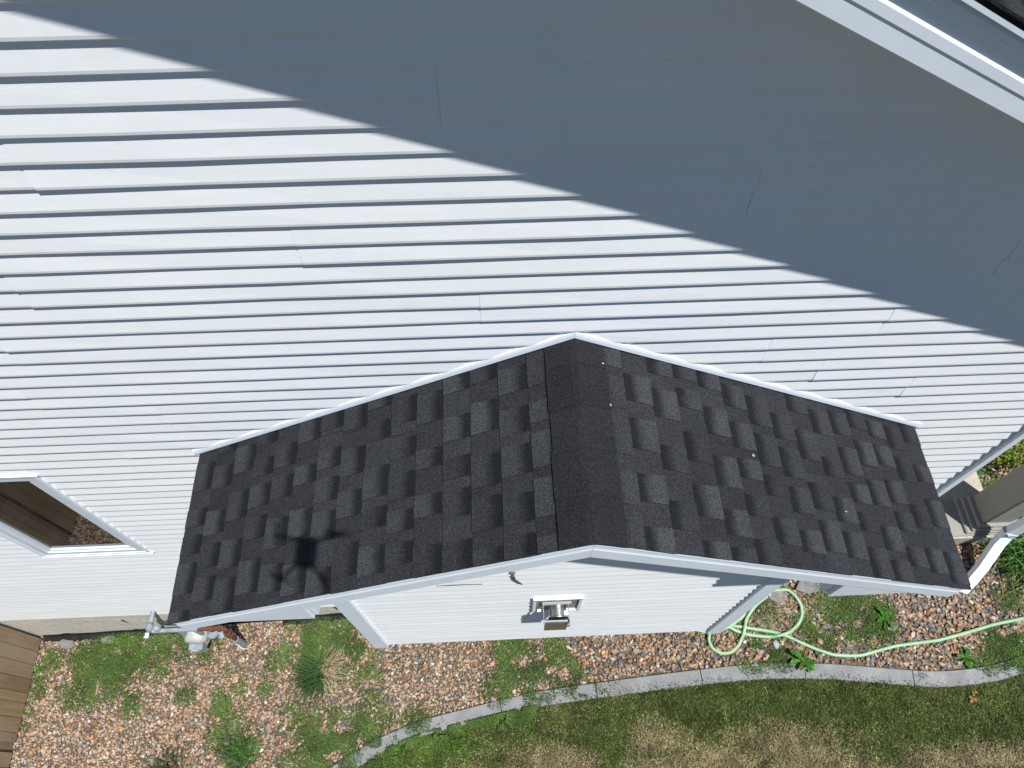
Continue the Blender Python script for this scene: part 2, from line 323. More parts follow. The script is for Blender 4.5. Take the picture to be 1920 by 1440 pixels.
# unit stone: subdivided octahedron
ov = [(1, 0, 0), (-1, 0, 0), (0, 1, 0), (0, -1, 0), (0, 0, 1), (0, 0, -1)]; of = [(0, 2, 4), (2, 1, 4), (1, 3, 4), (3, 0, 4), (2, 0, 5), (1, 2, 5), (3, 1, 5), (0, 3, 5)]
ovl = [Vector(v) for v in ov]; mid = {}; nf = []
def mp(a, b):
    key = (min(a, b), max(a, b))
    if key not in mid: mid[key] = len(ovl); ovl.append((ovl[a]+ovl[b]).normalized())
    return mid[key]
for a, b, c in of:
    ab, bc, ca = mp(a, b), mp(b, c), mp(c, a); nf += [(a, ab, ca), (ab, b, bc), (ca, bc, c), (ab, bc, ca)]
U = np.array([tuple(v) for v in ovl]); UF = np.array(nf)
def stones(gx, gy, rad, col, zoff, name):
    n = len(gx); sx = rad*rng.uniform(0.85, 1.35, n); sy = rad*rng.uniform(0.65, 1.0, n); sz = rad*rng.uniform(0.4, 0.75, n); a = rng.uniform(0, np.pi, n); t1 = rng.normal(0, 0.25, n); t2 = rng.normal(0, 0.25, n)
    P = U[None]*np.stack([sx, sy, sz], 1)[:, None, :]; P = P*(1+rng.normal(0, 0.09, (n, len(U), 1)))
    x, y, z = P[..., 0], P[..., 1], P[..., 2]
    ca, sa = np.cos(a)[:, None], np.sin(a)[:, None]; x, y = x*ca-y*sa, x*sa+y*ca
    z = z+x*t1[:, None]+y*t2[:, None]
    P = np.stack([x+gx[:, None], y+gy[:, None], z+(g(gx, gy)+zoff)[:, None]], -1).reshape(-1, 3)
    F = (UF[None]+np.arange(n)[:, None, None]*len(U)).reshape(-1, 3)
    return npmesh(name, P, F, STONE, np.repeat(col, len(U), 0), True)
n = len(gx)
pal = np.array([(0.40, 0.24, 0.12), (0.46, 0.32, 0.19), (0.38, 0.17, 0.06), (0.19, 0.18, 0.165), (0.11, 0.12, 0.125), (0.50, 0.42, 0.32), (0.42, 0.25, 0.17), (0.27, 0.20, 0.13), (0.56, 0.52, 0.46), (0.32, 0.12, 0.045)])
pl = np.array([0.19, 0.17, 0.08, 0.13, 0.09, 0.11, 0.10, 0.09, 0.03, 0.01]); pr = np.array([0.16, 0.10, 0.09, 0.16, 0.17, 0.05, 0.08, 0.15, 0.01, 0.03]); pl /= pl.sum(); pr /= pr.sum()
c1 = rng.choice(10, n, p=pl); c2 = rng.choice(10, n, p=pr); mixr = rng.random(n) < np.clip((gx+0.5)/2.5, 0, 1)
gcol = pal[np.where(mixr, c2, c1)]; cf_ = np.interp(gx, [-1, 2.2], [0.11, 0.04])[:, None]; gcol = (gcol*(0.90-cf_)+gcol.mean(1, keepdims=True)*0.10+np.array([0.34, 0.255, 0.17])*cf_)*rng.uniform(0.5, 1.06, (n, 1))*rng.uniform(0.96, 1.04, (n, 3))
gr = np.clip(rng.lognormal(math.log(0.0122), 0.28, n)*np.interp(gx, [-1, 2.2], [1.0, 1.32]), 0.006, 0.030)
o = stones(gx, gy, gr, gcol, rng.uniform(0.002, 0.018, n), 'gravel'); tag(o, 'mixed tan, orange and grey river rock filling the bed along the house', 'gravel', kind='stuff')

# ground cover weeds in patches
PATCH = [[-4.095, -0.096, 0.30], [-3.715, -0.201, 0.26], [-4.227, -0.306, 0.3], [-4.461, -0.558, 0.22], [-4.066, -0.5, 0.19], [-4.997, -0.53, 0.12], [-5.055, -0.835, 0.1], [-3.898, -0.741, 0.12], [-3.514, -0.296, 0.17], [-3.169, -0.212, 0.17], [-3.325, -0.673, 0.1], [-2.864, -0.65, 0.16], [-2.855, -0.9, 0.16], [-2.906, -1.115, 0.12], [-1.996, -0.189, 0.28], [-1.808, -0.386, 0.27], [-2.1, -0.314, 0.149], [-1.589, -0.271, 0.2], [-1.411, -0.439, 0.12], [-2.375, -0.425, 0.12], [-1.397, -0.691, 0.14], [-1.859, -1.099, 0.2], [-1.56, -1.22, 0.26], [-1.325, -1.084, 0.2], [-1.9, -1.4, 0.28], [-2.67, -1.198, 0.18], [-2.174, -0.962, 0.12], [0.053, -0.465, 0.18], [0.098, -0.641, 0.19], [0.472, -0.468, 0.107], [0.245, -0.794, 0.2], [0.51, -0.666, 0.14], [0.624, -0.8, 0.13], [-0.117, -0.84, 0.13], [-0.9, -1.045, 0.12], [3.159, -0.354, 0.24], [3.401, -0.391, 0.23], [3.553, -0.472, 0.131], [2.875, -0.507, 0.1], [2.948, -0.608, 0.1], [2.472, -0.62, 0.14], [2.3, -0.708, 0.13], [2.548, -0.696, 0.13], [4.584, -0.714, 0.18], [4.655, -0.787, 0.18], [4.377, -0.85, 0.1], [2.5, -0.304, 0.12], [4.7, -0.331, 0.1], [2.795, -0.429, 0.09], [2.1, -0.322, 0.1], [4.985, 0.85, 0.119], [4.811, -0.283, 0.12], [-4.89, -0.269, 0.11], [-4.564, -0.26, 0.13], [-2.459, -0.675, 0.08], [3.3, 0.05, 0.08]]
ax, ay, ah = [], [], []
for x, y, r in PATCH:
    m = int(46000*r*r*math.pi); rr = r*1.35*np.sqrt(rng.random(m)); t = rng.uniform(0, 2*np.pi, m); px, py = x+rr*np.cos(t), y+rr*np.sin(t)
    keep = rng.random(m) < np.clip((fbm(px, py, 8)-0.27)*5.5, 0, 1)*np.clip(1.7-rr/r*1.1, 0, 1); ax.append(px[keep]); ay.append(py[keep]); ah.append((1.2-rr/r*0.5)[keep])
# some creeping over the kerb and along its lawn edge
m = 1500; px = np.r_[rng.normal(-0.9, 0.16, m//3), rng.normal(0.75, 0.12, m//3), rng.normal(-1.5, 0.2, m//3)]; py = kup(px)-rng.uniform(-0.02, 0.12, len(px)); kk = fbm(px, py, 12) > 0.52; ax.append(px[kk]); ay.append(py[kk]); ah.append(np.full(kk.sum(), 1.5))
m = 30000; px = rng.uniform(-1.6, 0.25, m); py = klow(px)-np.abs(rng.normal(0, 0.07, m))+0.01; kk = fbm(px, py, 8) > 0.42; ax.append(px[kk]); ay.append(py[kk]); ah.append(np.full(kk.sum(), 1.0))
ax, ay, ah = map(np.concatenate, (ax, ay, ah)); k = (ay < -0.02) | (ax > HX); ax, ay, ah = ax[k], ay[k], ah[k]; n = len(ax)
sz = rng.uniform(0.0028, 0.0068, n); az = g(ax, ay)+0.022+rng.random(n)*0.026*np.clip(ah, 0.3, 1.4)+np.where(ay < kup(ax), 0.022, 0)
nrm = np.stack([rng.normal(0, 0.45, n), rng.normal(0, 0.45, n), np.ones(n)], 1); nrm /= np.linalg.norm(nrm, axis=1)[:, None]
t = rng.uniform(0, 2*np.pi, n); tv = np.stack([np.cos(t), np.sin(t), np.zeros(n)], 1); tv -= nrm*(tv*nrm).sum(1)[:, None]; bv = np.cross(nrm, tv); ce = np.stack([ax, ay, az], 1)
q = [ce-tv*sz[:, None]*1.3, ce-bv*sz[:, None]*0.75, ce+tv*sz[:, None]*1.3, ce+bv*sz[:, None]*0.75]
lum = rng.uniform(0.5, 1.35, n)*(0.6+0.75*vn(ax, ay, 7)); yel = rng.random(n)[:, None]
col = (np.array([[0.042, 0.088, 0.020]])*(1-yel)+np.array([[0.088, 0.145, 0.028]])*yel)*lum[:, None]
o = npmesh('ground_cover', np.stack(q, 1).reshape(-1, 3), np.arange(n*4).reshape(-1, 4), LEAF, np.repeat(col, 4, 0)); tag(o, 'low bright green creeping weeds spreading over the gravel bed', 'weeds', kind='stuff')
# dry stems and debris on the gravel
db = MB()
for _ in range(420):
    x = random.uniform(-5.2, 5.5); y = random.uniform(-1.3, 0.0)
    if random.random() < 0.45: x, y = random.gauss(2.62, 0.25), random.gauss(-0.32, 0.12)
    if y < kup(x)+0.03 or y > -0.02: continue
    a = random.uniform(0, math.pi); L = random.uniform(0.03, 0.12)*(1.5 if random.random() < 0.15 else 1); z = float(g(x, y))+0.03
    c = random.choice([(0.42, 0.34, 0.22), (0.3, 0.23, 0.14), (0.5, 0.43, 0.3)]); b = random.uniform(-0.02, 0.02)
    db.tube([(x-math.cos(a)*L/2, y-math.sin(a)*L/2, z), (x+b, y+b, z+0.008), (x+math.cos(a)*L/2, y+math.sin(a)*L/2, z)], 0.0013, 4, c, False)
tag(db.build('dry_stems', BLADE), 'thin dry straw stems scattered over the river rock', 'straw', kind='stuff')

# ------------------------------------------------------------------ house
house = thing('house', 'white house gable wall with vinyl lap siding, rake roof and dark-roofed bump-out', 'house', (-3.5, 0, 0.6))
ZB = 0.671; LP = 0.09992
LAPCOL = None
def lap(mb, P0, ud, nd, x0, x1, zb, off=0.0, seed=0.0, h=LP, ztop=None):
    # one lap from x0 to x1 along ud, outward normal nd; short spans with slight waviness
    n = max(1, int((x1-x0)/0.45)); zt = zb+h+0.004
    prof = [(0.0008, zt), (0.0139, zb+0.0170), (0.0142, zb+0.0150), (0.0140, zb+0.0045), (0.0108, zb), (0.0, zb)]
    rows = []
    for i in range(n+1):
        u = x0+(x1-x0)*i/n; wz = 0.0011*math.sin(u*1.7+seed*2.3)+0.0007*math.sin(u*5.1+seed); wy = 0.0009*math.sin(u*2.9+seed*3.1)+0.0005*math.sin(u*7.3+seed*1.7)
        rows.append([P0+ud*u+nd*(e+off*(1-i/n)+(wy if e > 0.01 else 0))+Vector((0, 0, z+wz)) for e, z in prof])
    m = len(prof); base = len(mb.v); mb.v += [tuple(q) for r in rows for q in r]
    for i in range(n):
        for j in range(m-1):
            mb.f.append((base+i*m+j, base+i*m+j+1, base+(i+1)*m+j+1, base+(i+1)*m+j)); mb.c.append(None); mb.uv.append(None); mb.sm.append(False)
    mb.face(rows[0]); mb.face(rows[-1][::-1])
SEAMS = {1: -0.133, 4: -0.684, 6: -0.056, 3: 0.873, 5: 1.962, 7: 1.685, 2: -1.407, 10: -1.66, 0: 2.45, 8: 0.4-2.9, 9: -2.389+0.2, 11: 0.9-3.6, 12: -2.05}
Y0 = Vector((0, 0, 0)); UX = Vector((1, 0, 0)); NY = Vector((0, -1, 0))
RKX, RKS = 0.6385, 0.487
def zf(x): return 7.1025-RKS*(x-RKX)                           # lower edge of right rake board
RX = -3.5; ZR = zf(RX)
def xlimR(z): return min(HX, RKX+(7.1025+0.12-z)/RKS)
def xlimL(z): return max(-10.0, 2*RX-(RKX+(7.1025+0.12-z)/RKS))
WIN = (-3.456, -2.652, 2.685, 4.192)
wall = MB(); i = 62
while True:
    j = 62-i; zb = ZB+j*LP
    if zb > ZR-0.02: break
    q = i//2; xr = xlimR(zb+LP); xl = xlimL(zb+LP)
    if j < 3: xr = 0.4
    elif j < 6: xr = 2.0
    s0 = SEAMS.get(q, -2.9+((q*1.37) % 3.4)); off_seed = q*0.7
    cuts = sorted(c for c in [s0+3.73*k for k in range(-3, 4)] if xl+0.1 < c < xr-0.1); segs = list(zip([xl]+cuts, cuts+[xr]))
    for n_, (a, b) in enumerate(segs):
        off = (0.0018 if q in (1, 2, 3, 4, 5, 6, 7) else 0.001) if n_ else 0.0
        parts = [(a, b)]
        if zb < WIN[3]-0.01 and zb+LP > WIN[2]+0.01:
            parts = [(s, e) for s, e in ((a, min(b, WIN[0]+0.02)), (max(a, WIN[1]-0.02), b)) if e-s > 0.01]
            if n_ == 0 and zb+LP > WIN[3]: lap(wall, Y0, UX, NY, WIN[0]+0.021, WIN[1]-0.021, WIN[3]+0.002, 0, j, zb+LP-WIN[3]-0.002)
            if n_ == 0 and zb < WIN[2]: lap(wall, Y0, UX, NY, WIN[0]+0.021, WIN[1]-0.021, zb, 0, j, WIN[2]-zb)
        for s, e in parts: lap(wall, Y0, UX, NY, s, e-(0.0006 if e == b else 0), zb, off if s == a else 0, j*1.3+n_)
    i -= 1
wallo = wall.build('siding_wall', SIDING, house)
bk = MB(); bk.box(-10, 0.002, 0.3, HX-0.001, 0.12, 4.9); 
bk.face([(-10, 0.004, 4.9), (HX, 0.004, 4.9), (HX, 0.004, zf(HX)+.1), (RX, 0.004, ZR+.1), (-10, 0.004, zf(HX)+.1)])
# window hole: keep backing behind the window only as sheathing around it
bk = MB()
for x0, x1, z0, z1 in ((-10, WIN[0]+.02, 0.3, 5.5), (WIN[1]-.02, HX-0.004, 0.3, 5.5), (WIN[0]+.02, WIN[1]-.02, 0.3, WIN[2]+.02), (WIN[0]+.02, WIN[1]-.02, WIN[3]-.02, 5.5)): bk.box(x0, 0.002, z0, x1, 0.1, z1)
bk.prism([(-10, 0.002, 5.5), (HX-0.004, 0.002, 5.5), (HX-0.004, 0.002, zf(HX)+.08), (RX, 0.002, ZR+.08), (-10, 0.002, zf(HX)+.08)], (0, 0.098, 0))
bk.build('sheathing', DARKM, house)
# side wall of the house at the right corner
sw = MB(); k_ = 4
while ZB+k_*LP < zf(HX)+0.05: lap(sw, Vector((HX, 0, 0)), Vector((0, 1, 0)), Vector((1, 0, 0)), 0.0, 8.0, ZB+k_*LP, 0, k_); k_ += 1
sw.box(HX-0.1, 0.102, 0.9, HX-0.002, 8, zf(HX)+0.05)
sw.build('side_wall', SIDING, house)
# corner post
cp = MB()
cp.prism([(HX-0.036, 0.0, 1.0), (HX-0.036, -0.036, 1.0), (HX+0.012, -0.036, 1.0), (HX+0.016, 0.05, 1.0), (HX+0.0, 0.05, 1.0), (HX, 0, 1.0)], (0, 0, zf(HX)-1.0+0.03))
cp.build('corner_trim', TRIM, house, 0.003)
# foundation
fd = MB()
fd.box(-10, -0.004, -0.6, 3.03, 0.001, ZB+0.02); fd.box(0.4, -0.004, ZB+0.021, 3.03, 0.001, ZB+3*LP); fd.box(2.0, -0.004, ZB+3*LP+.001, 3.03, 0.001, ZB+6*LP)
fo = fd.build('foundation', BRICK, house)
for x, zz in ((-3.93, 0.42), (-1.72, 0.60)):
    ft = MB()
    ft.prism([(x-0.02, -0.0045, zz+0.02), (x+0.022, -0.0045, zz+0.025), (x+0.016, -0.0045, zz-0.05), (x+0.002, -0.0045, zz-0.13), (x-0.012, -0.0045, zz-0.04)], (0, -0.0015, 0))
    ft.build('rusty_tie', RUST, fo)
# ---- shingles
def shingles(mb, rx, rz, sgn, slope, s0, nc, y0, y1, e=0.1428, th=1.0, seed=1, ragged=0.004):
    R = random.Random(seed); c = 1/math.sqrt(1+slope*slope); sl = slope*c
    D = Vector((sgn*c, 0, -sl)); Nn = Vector((sgn*sl, 0, c)); O = Vector((rx, 0, rz))
    def P(s, y, h): return O+D*s+Vector((0, y, 0))+Nn*h
    def quad(a, b, c_, d, col, uv=None): mb.face([a, b, c_, d] if sgn < 0 else [d, c_, b, a], col, (uv if sgn < 0 else uv[::-1]) if uv else None)
    for i in range(nc):
        sa, sb = s0+i*e, s0+(i+1)*e; cuts = [y0]; y = y0
        while y < y1:
            y += R.uniform(0.22, 0.95); cuts.append(min(y, y1))
        ra, rb = [R.uniform(-ragged, ragged) for _ in range(2)]
        for ya, yb in zip(cuts[:-1], cuts[1:]):                 # backing layer
            t = R.uniform(0.32, 0.62); col = (t, 0.0, R.random()); o_ = R.uniform(-0.0015, 0.0015)
            a0, a1 = (ya+ra if ya == y0 else ya+0.001), (yb-0.001)
            quad(P(sa-0.01, a0, 0.0012), P(sb+o_, a0, 0.0062), P(sb+o_, a1, 0.0062), P(sa-0.01, a1, 0.0012), col, [(0, 1), (0, 0), (1, 0), (1, 1)])
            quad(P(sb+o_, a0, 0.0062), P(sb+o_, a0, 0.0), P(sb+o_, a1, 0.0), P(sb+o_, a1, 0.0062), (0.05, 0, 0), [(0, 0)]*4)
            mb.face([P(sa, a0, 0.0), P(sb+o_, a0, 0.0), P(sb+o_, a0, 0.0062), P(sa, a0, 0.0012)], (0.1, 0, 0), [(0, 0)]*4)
        y = y0+R.uniform(-0.08, 0.1)
        while y < y1:
            w_ = R.choice([0.10, 0.125, 0.14, 0.155])*R.uniform(0.95, 1.05); ya, yb = max(y, y0+rb), min(y+w_, y1)
            if yb-ya > 0.02:
                t = R.uniform(0.5, 0.95); col = (t, 1.0, R.random()); o_ = R.uniform(-0.001, 0.002); dv = 0.003
                p = [P(sa-0.008, ya+dv, 0.0038), P(sb+o_, ya, 0.0094), P(sb+o_, yb, 0.0094), P(sa-0.008, yb-dv, 0.0038)]
                quad(*p, col, [(0, 1), (0, 0), (1, 0), (1, 1)])
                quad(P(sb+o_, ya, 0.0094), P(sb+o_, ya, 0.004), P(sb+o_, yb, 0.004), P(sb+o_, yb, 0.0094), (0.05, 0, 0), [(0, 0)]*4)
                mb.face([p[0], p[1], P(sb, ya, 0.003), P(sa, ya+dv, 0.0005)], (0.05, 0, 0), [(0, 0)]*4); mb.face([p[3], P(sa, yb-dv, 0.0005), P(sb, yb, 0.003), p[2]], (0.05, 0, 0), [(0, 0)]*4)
            y += w_+R.choice([0.045, 0.075, 0.10, 0.125])*R.uniform(0.95, 1.05)
def deck(mb, rx, rz, sgn, slope, s1, y0, y1, t=0.012):
    c = 1/math.sqrt(1+slope*slope); D = Vector((sgn*c, 0, -slope*c)); O = Vector((rx, 0, rz)); a = O; b = O+D*s1
    mb.prism([a+Vector((0, y0, 0)), b+Vector((0, y0, 0)), b+Vector((0, y0, -t)), a+Vector((0, y0, -t))], (0, y1-y0, 0))
# main roof
mr = MB(); RT = ZR+0.20; LEN = (HX+0.45-RX)*math.sqrt(1+RKS**2)
for sg in (1, -1):
    if sg == 1: shingles(mr, RX, RT, sg, RKS, LEN-46*0.1428, 46, -0.307, 3.0, seed=11, ragged=0.0015)
mr.build('roof', SHINGLE, house)
md = MB()
for sg in (1, -1): deck(md, RX, RT-0.0008, sg, RKS, LEN-0.005, -0.301, 8.0, 0.014)
md.build('roof_deck', BLACK, house)
bw = MB()
bw.box(-10, 7.9, 0.2, HX, 8.0, zf(HX)+0.1); bw.prism([(-10, 7.9, zf(HX)+0.1), (HX, 7.9, zf(HX)+0.1), (RX, 7.9, ZR+0.12)], (0, 0.1, 0)); bw.box(-10.0, 0.1, 0.2, -9.9, 7.9, zf(HX)+0.1)
bw.build('rear_wall', SIDING, house)
def rake(mb, x0, z0, x1, z1, yb, prof):
    # profile of (outward e, vertical v) swept from (x0,z0) to (x1,z1)
    A = [Vector((x0, yb-e, z0+v)) for e, v in prof]; B = [Vector((x1, yb-e, z1+v)) for e, v in prof]; n = len(prof)
    fl = x1 > x0
    fs = [(i, (i+1) % n, n+(i+1) % n, n+i) for i in range(n)]
    if fl: fs = [f[::-1] for f in fs]
    mb.raw(A+B, fs); mb.face(A if fl else A[::-1]); mb.face(B[::-1] if fl else B)
PR = [(-0.02, 0.0), (0.0, 0.0), (0.002, 0.004), (0.002, 0.056), (0.004, 0.058), (0.0045, 0.060), (0.0045, 0.086), (0.003, 0.090), (0.0, 0.093), (0.0, 0.134), (0.005, 0.137), (0.005, 0.158), (-0.002, 0.166), (-0.002, 0.176), (-0.02, 0.176)]
for sg, nm in ((1, 'r'), (-1, 'l')):
    rk = MB(); xe = HX+0.45 if sg > 0 else 2*RX-(HX+0.45); rake(rk, RX, ZR, xe, ZR-RKS*abs(xe-RX), -0.283, PR); rk.build('rake_fascia', TRIM, house)
    de = MB(); rake(de, RX, ZR, xe, ZR-RKS*abs(xe-RX), -0.283, [(0.0, 0.1775), (0.016, 0.1775), (0.018, 0.174), (0.0215, 0.174), (0.0215, 0.186), (0.0, 0.186)]); de.build('drip_edge', TRIM, house)
    sf = MB(); rake(sf, RX, ZR, xe, ZR-RKS*abs(xe-RX), -0.283, [(-0.281, 0.012), (-0.02, 0.012), (-0.02, 0.03), (-0.281, 0.03)]); sf.build('soffit', TRIM, house)
# window
wx0, wx1, wz0, wz1 = WIN
win = MB()
def ring(mb, x0, x1, z0, z1, t, ya, yb, bt=None):
    bt = bt or t
    mb.box(x0, yb, z0, x0+t, ya, z1); mb.box(x1-t, yb, z0, x1, ya, z1); mb.box(x0+t, yb+.0005, z0, x1-t, ya, z0+bt); mb.box(x0+t, yb+.0005, z1-t, x1-t, ya, z1)
ring(win, wx0, wx1, wz0, wz1, 0.028, 0.03, -0.020); wo_ = win.build('window', TRIM, house, 0.003)
fr = MB(); ring(fr, wx0+0.0285, wx1-0.0285, wz0+0.0285, wz1-0.0285, 0.05, 0.06, -0.015); ring(fr, wx0+0.079, wx1-0.079, wz0+0.079, wz1-0.079, 0.030, 0.07, -0.004); fr.build('window_frame', TRIM2, wo_, 0.002)
for za, zb_, yy_ in ((wz1+0.001, wz1+0.010, -0.026), (wz0-0.012, wz0-0.001, -0.024)):
    hd = MB(); hd.box(wx0-0.012, yy_, za, wx1+0.012, 0.0, zb_, bev=0.002); hd.build('window_trim', TRIM, wo_)
pn = MB(); pn.box(wx0+0.1, 0.012, wz0+0.1, wx1-0.1, 0.017, wz1-0.1); pn.build('pane', GLASS, wo_)
rm = MB(); rm.box(wx0+0.05, 0.075, wz0+0.05, wx1-0.05, 0.085, wz1-0.05); rm.build('window_backing', DARKM, wo_)

# ---- bump-out
BX0, BX1, BY, BZ = -1.065, 1.765, -0.586, 1.797
RXB, RZB, SLB, HR = 0.34, 5.428, 0.515, 1.985
YF = -0.914
bump = MB(); k_ = 0
def zroofB(x): return RZB-SLB*abs(x-RXB)
while BZ+k_*LP < RZB-0.12:
    zb = BZ+k_*LP; zt = zb+LP; dxr = (RZB-0.045-zt)/SLB; a, b = max(BX0, RXB-dxr), min(BX1, RXB+dxr)
    if b-a > 0.05: lap(bump, Vector((0, BY, 0)), UX, NY, a, b, zb, 0, k_*0.9+5)
    if zt < 4.34:
        lap(bump, Vector((BX1, BY, 0)), Vector((0, 1, 0)), Vector((1, 0, 0)), 0, -BY-0.016, zb, 0, k_)
        lap(bump, Vector((BX0, 0, 0)), Vector((0, -1, 0)), Vector((-1, 0, 0)), 0.016, -BY, zb, 0, k_)
    k_ += 1
bump.box(BX0+0.004, BY+0.002, BZ+0.012, BX1-0.004, -0.02, 4.35)
bump.prism([(BX0+.004, BY+0.002, 4.35), (BX1-.004, BY+0.002, 4.35), (BX1-.004, BY+0.002, zroofB(BX1)-0.05), (RXB, BY+0.002, RZB-0.05), (BX0+.004, BY+0.002, zroofB(BX0)-0.05)], (0, 0.2, 0))
bo = bump.build('bump_out', SIDING, house)
tag(bo, 'boxed-out wall bay with its own small gable roof')
us = MB(); us.box(BX0-0.01, BY-0.012, BZ-0.012, BX1+0.01, -0.018, BZ+0.011); us.build('bottom_panel', TRIM, bo)
for s_, x in ((-1, BX0), (1, BX1)):
    c_ = MB(); w0, w1 = (x-0.03, x+0.088) if s_ < 0 else (x-0.088, x+0.03)
    prof = [(w0, BY-0.032), (w1, BY-0.032), (w1, BY-0.026), (w1, BY-0.014)] if s_ < 0 else [(w0, BY-0.014), (w0, BY-0.032), (w1, BY-0.032)]
    zt_ = 4.33
    c_.box(w0, BY-0.030, BZ-0.055, w1, BY+0.002, 4.345, bev=0.004)
    if s_ < 0: c_.box(w0, BY+0.003, BZ-0.055, x+0.002, BY+0.09, 4.33, bev=0.004)
    else: c_.box(x-0.002, BY+0.003, BZ-0.055, w1, BY+0.09, 4.33, bev=0.004)
    c_.build('corner_trim', TRIM, bo)
sh = MB()
S0 = HR*math.sqrt(1+SLB**2)-15*0.1428-0.004
shingles(sh, RXB, RZB-0.009, -1, SLB, S0, 15, -0.921, -0.02, seed=21, ragged=0.0025); shingles(sh, RXB, RZB-0.009, 1, SLB, S0, 15, -0.921, -0.02, seed=34, ragged=0.0025)
# starter course overhanging at the eaves
sh.build('roof', SHINGLE, bo)
dk = MB()
for sg in (-1, 1): deck(dk, RXB, RZB-0.0105, sg, SLB, HR*math.sqrt(1+SLB**2)-0.006, -0.912, -0.012, 0.010)
dk.build('roof_deck', BLACK, bo)
cap = MB(); R = random.Random(5); yy = -0.925; c = 1/math.sqrt(1+SLB**2); i = 0
while yy < -0.06:
    y2 = min(yy+0.195, -0.045); hw = 0.135/c*c
    h0, h1 = 0.0125, 0.009; jl, jr = R.uniform(-0.004, 0.004), R.uniform(-0.004, 0.004); t = R.uniform(0.06, 0.2)
    def cpnt(side, y, h, w_):
        d = w_*c; return Vector((RXB+side*d, y, RZB-SLB*d+h-0.004))
    ws = [-1, -0.55, -0.18, 0, 0.18, 0.55, 1]
    def ap(y, h):
        out = []
        for q in ws:
            wv = 0.137+(jl if q < 0 else jr); d = abs(q)*wv*c*1.06; dz = SLB*(math.sqrt(d*d+0.02**2)-0.02)+0.004*abs(q)
            out.append(Vector((RXB+math.copysign(d, q) if q else RXB, y, RZB-dz+h-0.0075)))
        return out
    A, B = ap(yy, h0), ap(y2+0.02, h1)
    for m_ in range(6):
        cap.face([A[m_], A[m_+1], B[m_+1], B[m_]], (t, 0.0, 0), [(0, 0)]*4, False)
        cap.face([A[m_]-Vector((0, 0, 0.006)), A[m_+1]-Vector((0, 0, 0.006)), A[m_+1], A[m_]], (0.02, 0, 0), [(0, 0)]*4)
    for e_ in (0, 6): cap.face([A[e_], B[e_], B[e_]-Vector((0, 0, 0.006)), A[e_]-Vector((0, 0, 0.006))], (0.0, 0, 0), [(0, 0)]*4)
    yy += 0.195
cap.build('ridge_cap', SHINGLE, bo)
# fascia of the bump-out: profile measured down from the roof plane
PB = [(-0.02, -0.196), (0.0, -0.196), (0.002, -0.192), (0.001, -0.102), (0.003, -0.099), (0.003, -0.095), (0.0, -0.080), (-0.003, -0.022), (-0.02, -0.022)]
for sg in (-1, 1):
    xe = RXB+sg*(HR-0.02); f_ = MB(); x0 = RXB+sg*0.0006; rake(f_, x0, RZB, xe, RZB-SLB*(HR-0.02), YF, PB); f_.build('rake_fascia', TRIM, bo)
    d_ = MB(); rake(d_, x0, RZB, xe, RZB-SLB*(HR-0.02), YF, [(-0.02, -0.0215), (0.0, -0.0215), (0.003, -0.032), (0.005, -0.032), (0.003, -0.0135), (-0.02, -0.0135)]); d_.build('drip_edge', TRIM, bo)
    # boxed eave end and soffit
    xo = RXB+sg*1.945; xi = RXB+sg*1.29; zb_ = 4.325
    e_ = MB(); pts = [(xo, zroofB(xo)-0.165), (xo-sg*0.03, zb_), (xi, zb_), (xi, zroofB(xi)-0.165)]
    if sg > 0: pts = pts[::-1]
    e_.prism([(x, YF+0.006, z) for x, z in pts], (0, 0.02, 0)); e_.box(min(xi, xi-sg*0.02), YF+0.027, zb_, max(xi, xi-sg*0.02), BY-0.034, zroofB(xi)-0.165)
    e_.build('eave_box', TRIM, bo, 0.003)
    s_ = MB(); a, b = sorted((xo, RXB+sg*1.44)); s_.box(a, YF+0.03, zb_+0.004, b, -0.018, zb_+0.014)
    ef = sorted((xo-sg*0.003, xo+sg*0.016)); s_.box(ef[0], YF+0.028, zb_-0.006, ef[1], -0.018, zroofB(xo)-0.03)
    p0, p1 = RXB+sg*0.0006, RXB+sg*1.31
    s_.prism([(p0, YF+0.021, RZB-0.17), (p1, YF+0.021, zroofB(p1)-0.17), (p1, YF+0.021, zroofB(p1)-0.155), (p0, YF+0.021, RZB-0.155)], (0, abs(YF-BY)-0.04, 0))
    s_.build('soffit', TRIM, bo)
    fl_ = MB(); xe = RXB+sg*(HR+0.03)
    rake(fl_, RXB+sg*0.0006, RZB, xe, RZB-SLB*(HR+0.03), 0.0, [(0.0, 0.0), (0.019, 0.0), (0.020, 0.004), (0.018, 0.024), (0.0145, 0.040), (0.0, 0.042)]); fl_.build('flashing', TRIM, bo)
ol = MB(); ol.prism([(-0.41, BY-0.0145, 3.647), (-0.13, BY-0.0145, 3.645), (-0.30, BY-0.0145, 3.655)], (0, -0.003, 0)); ol.build('lap_gap_shadow', DARKM, bo)  # dark sliver on the siding, stands in for the shadow of a loose lap
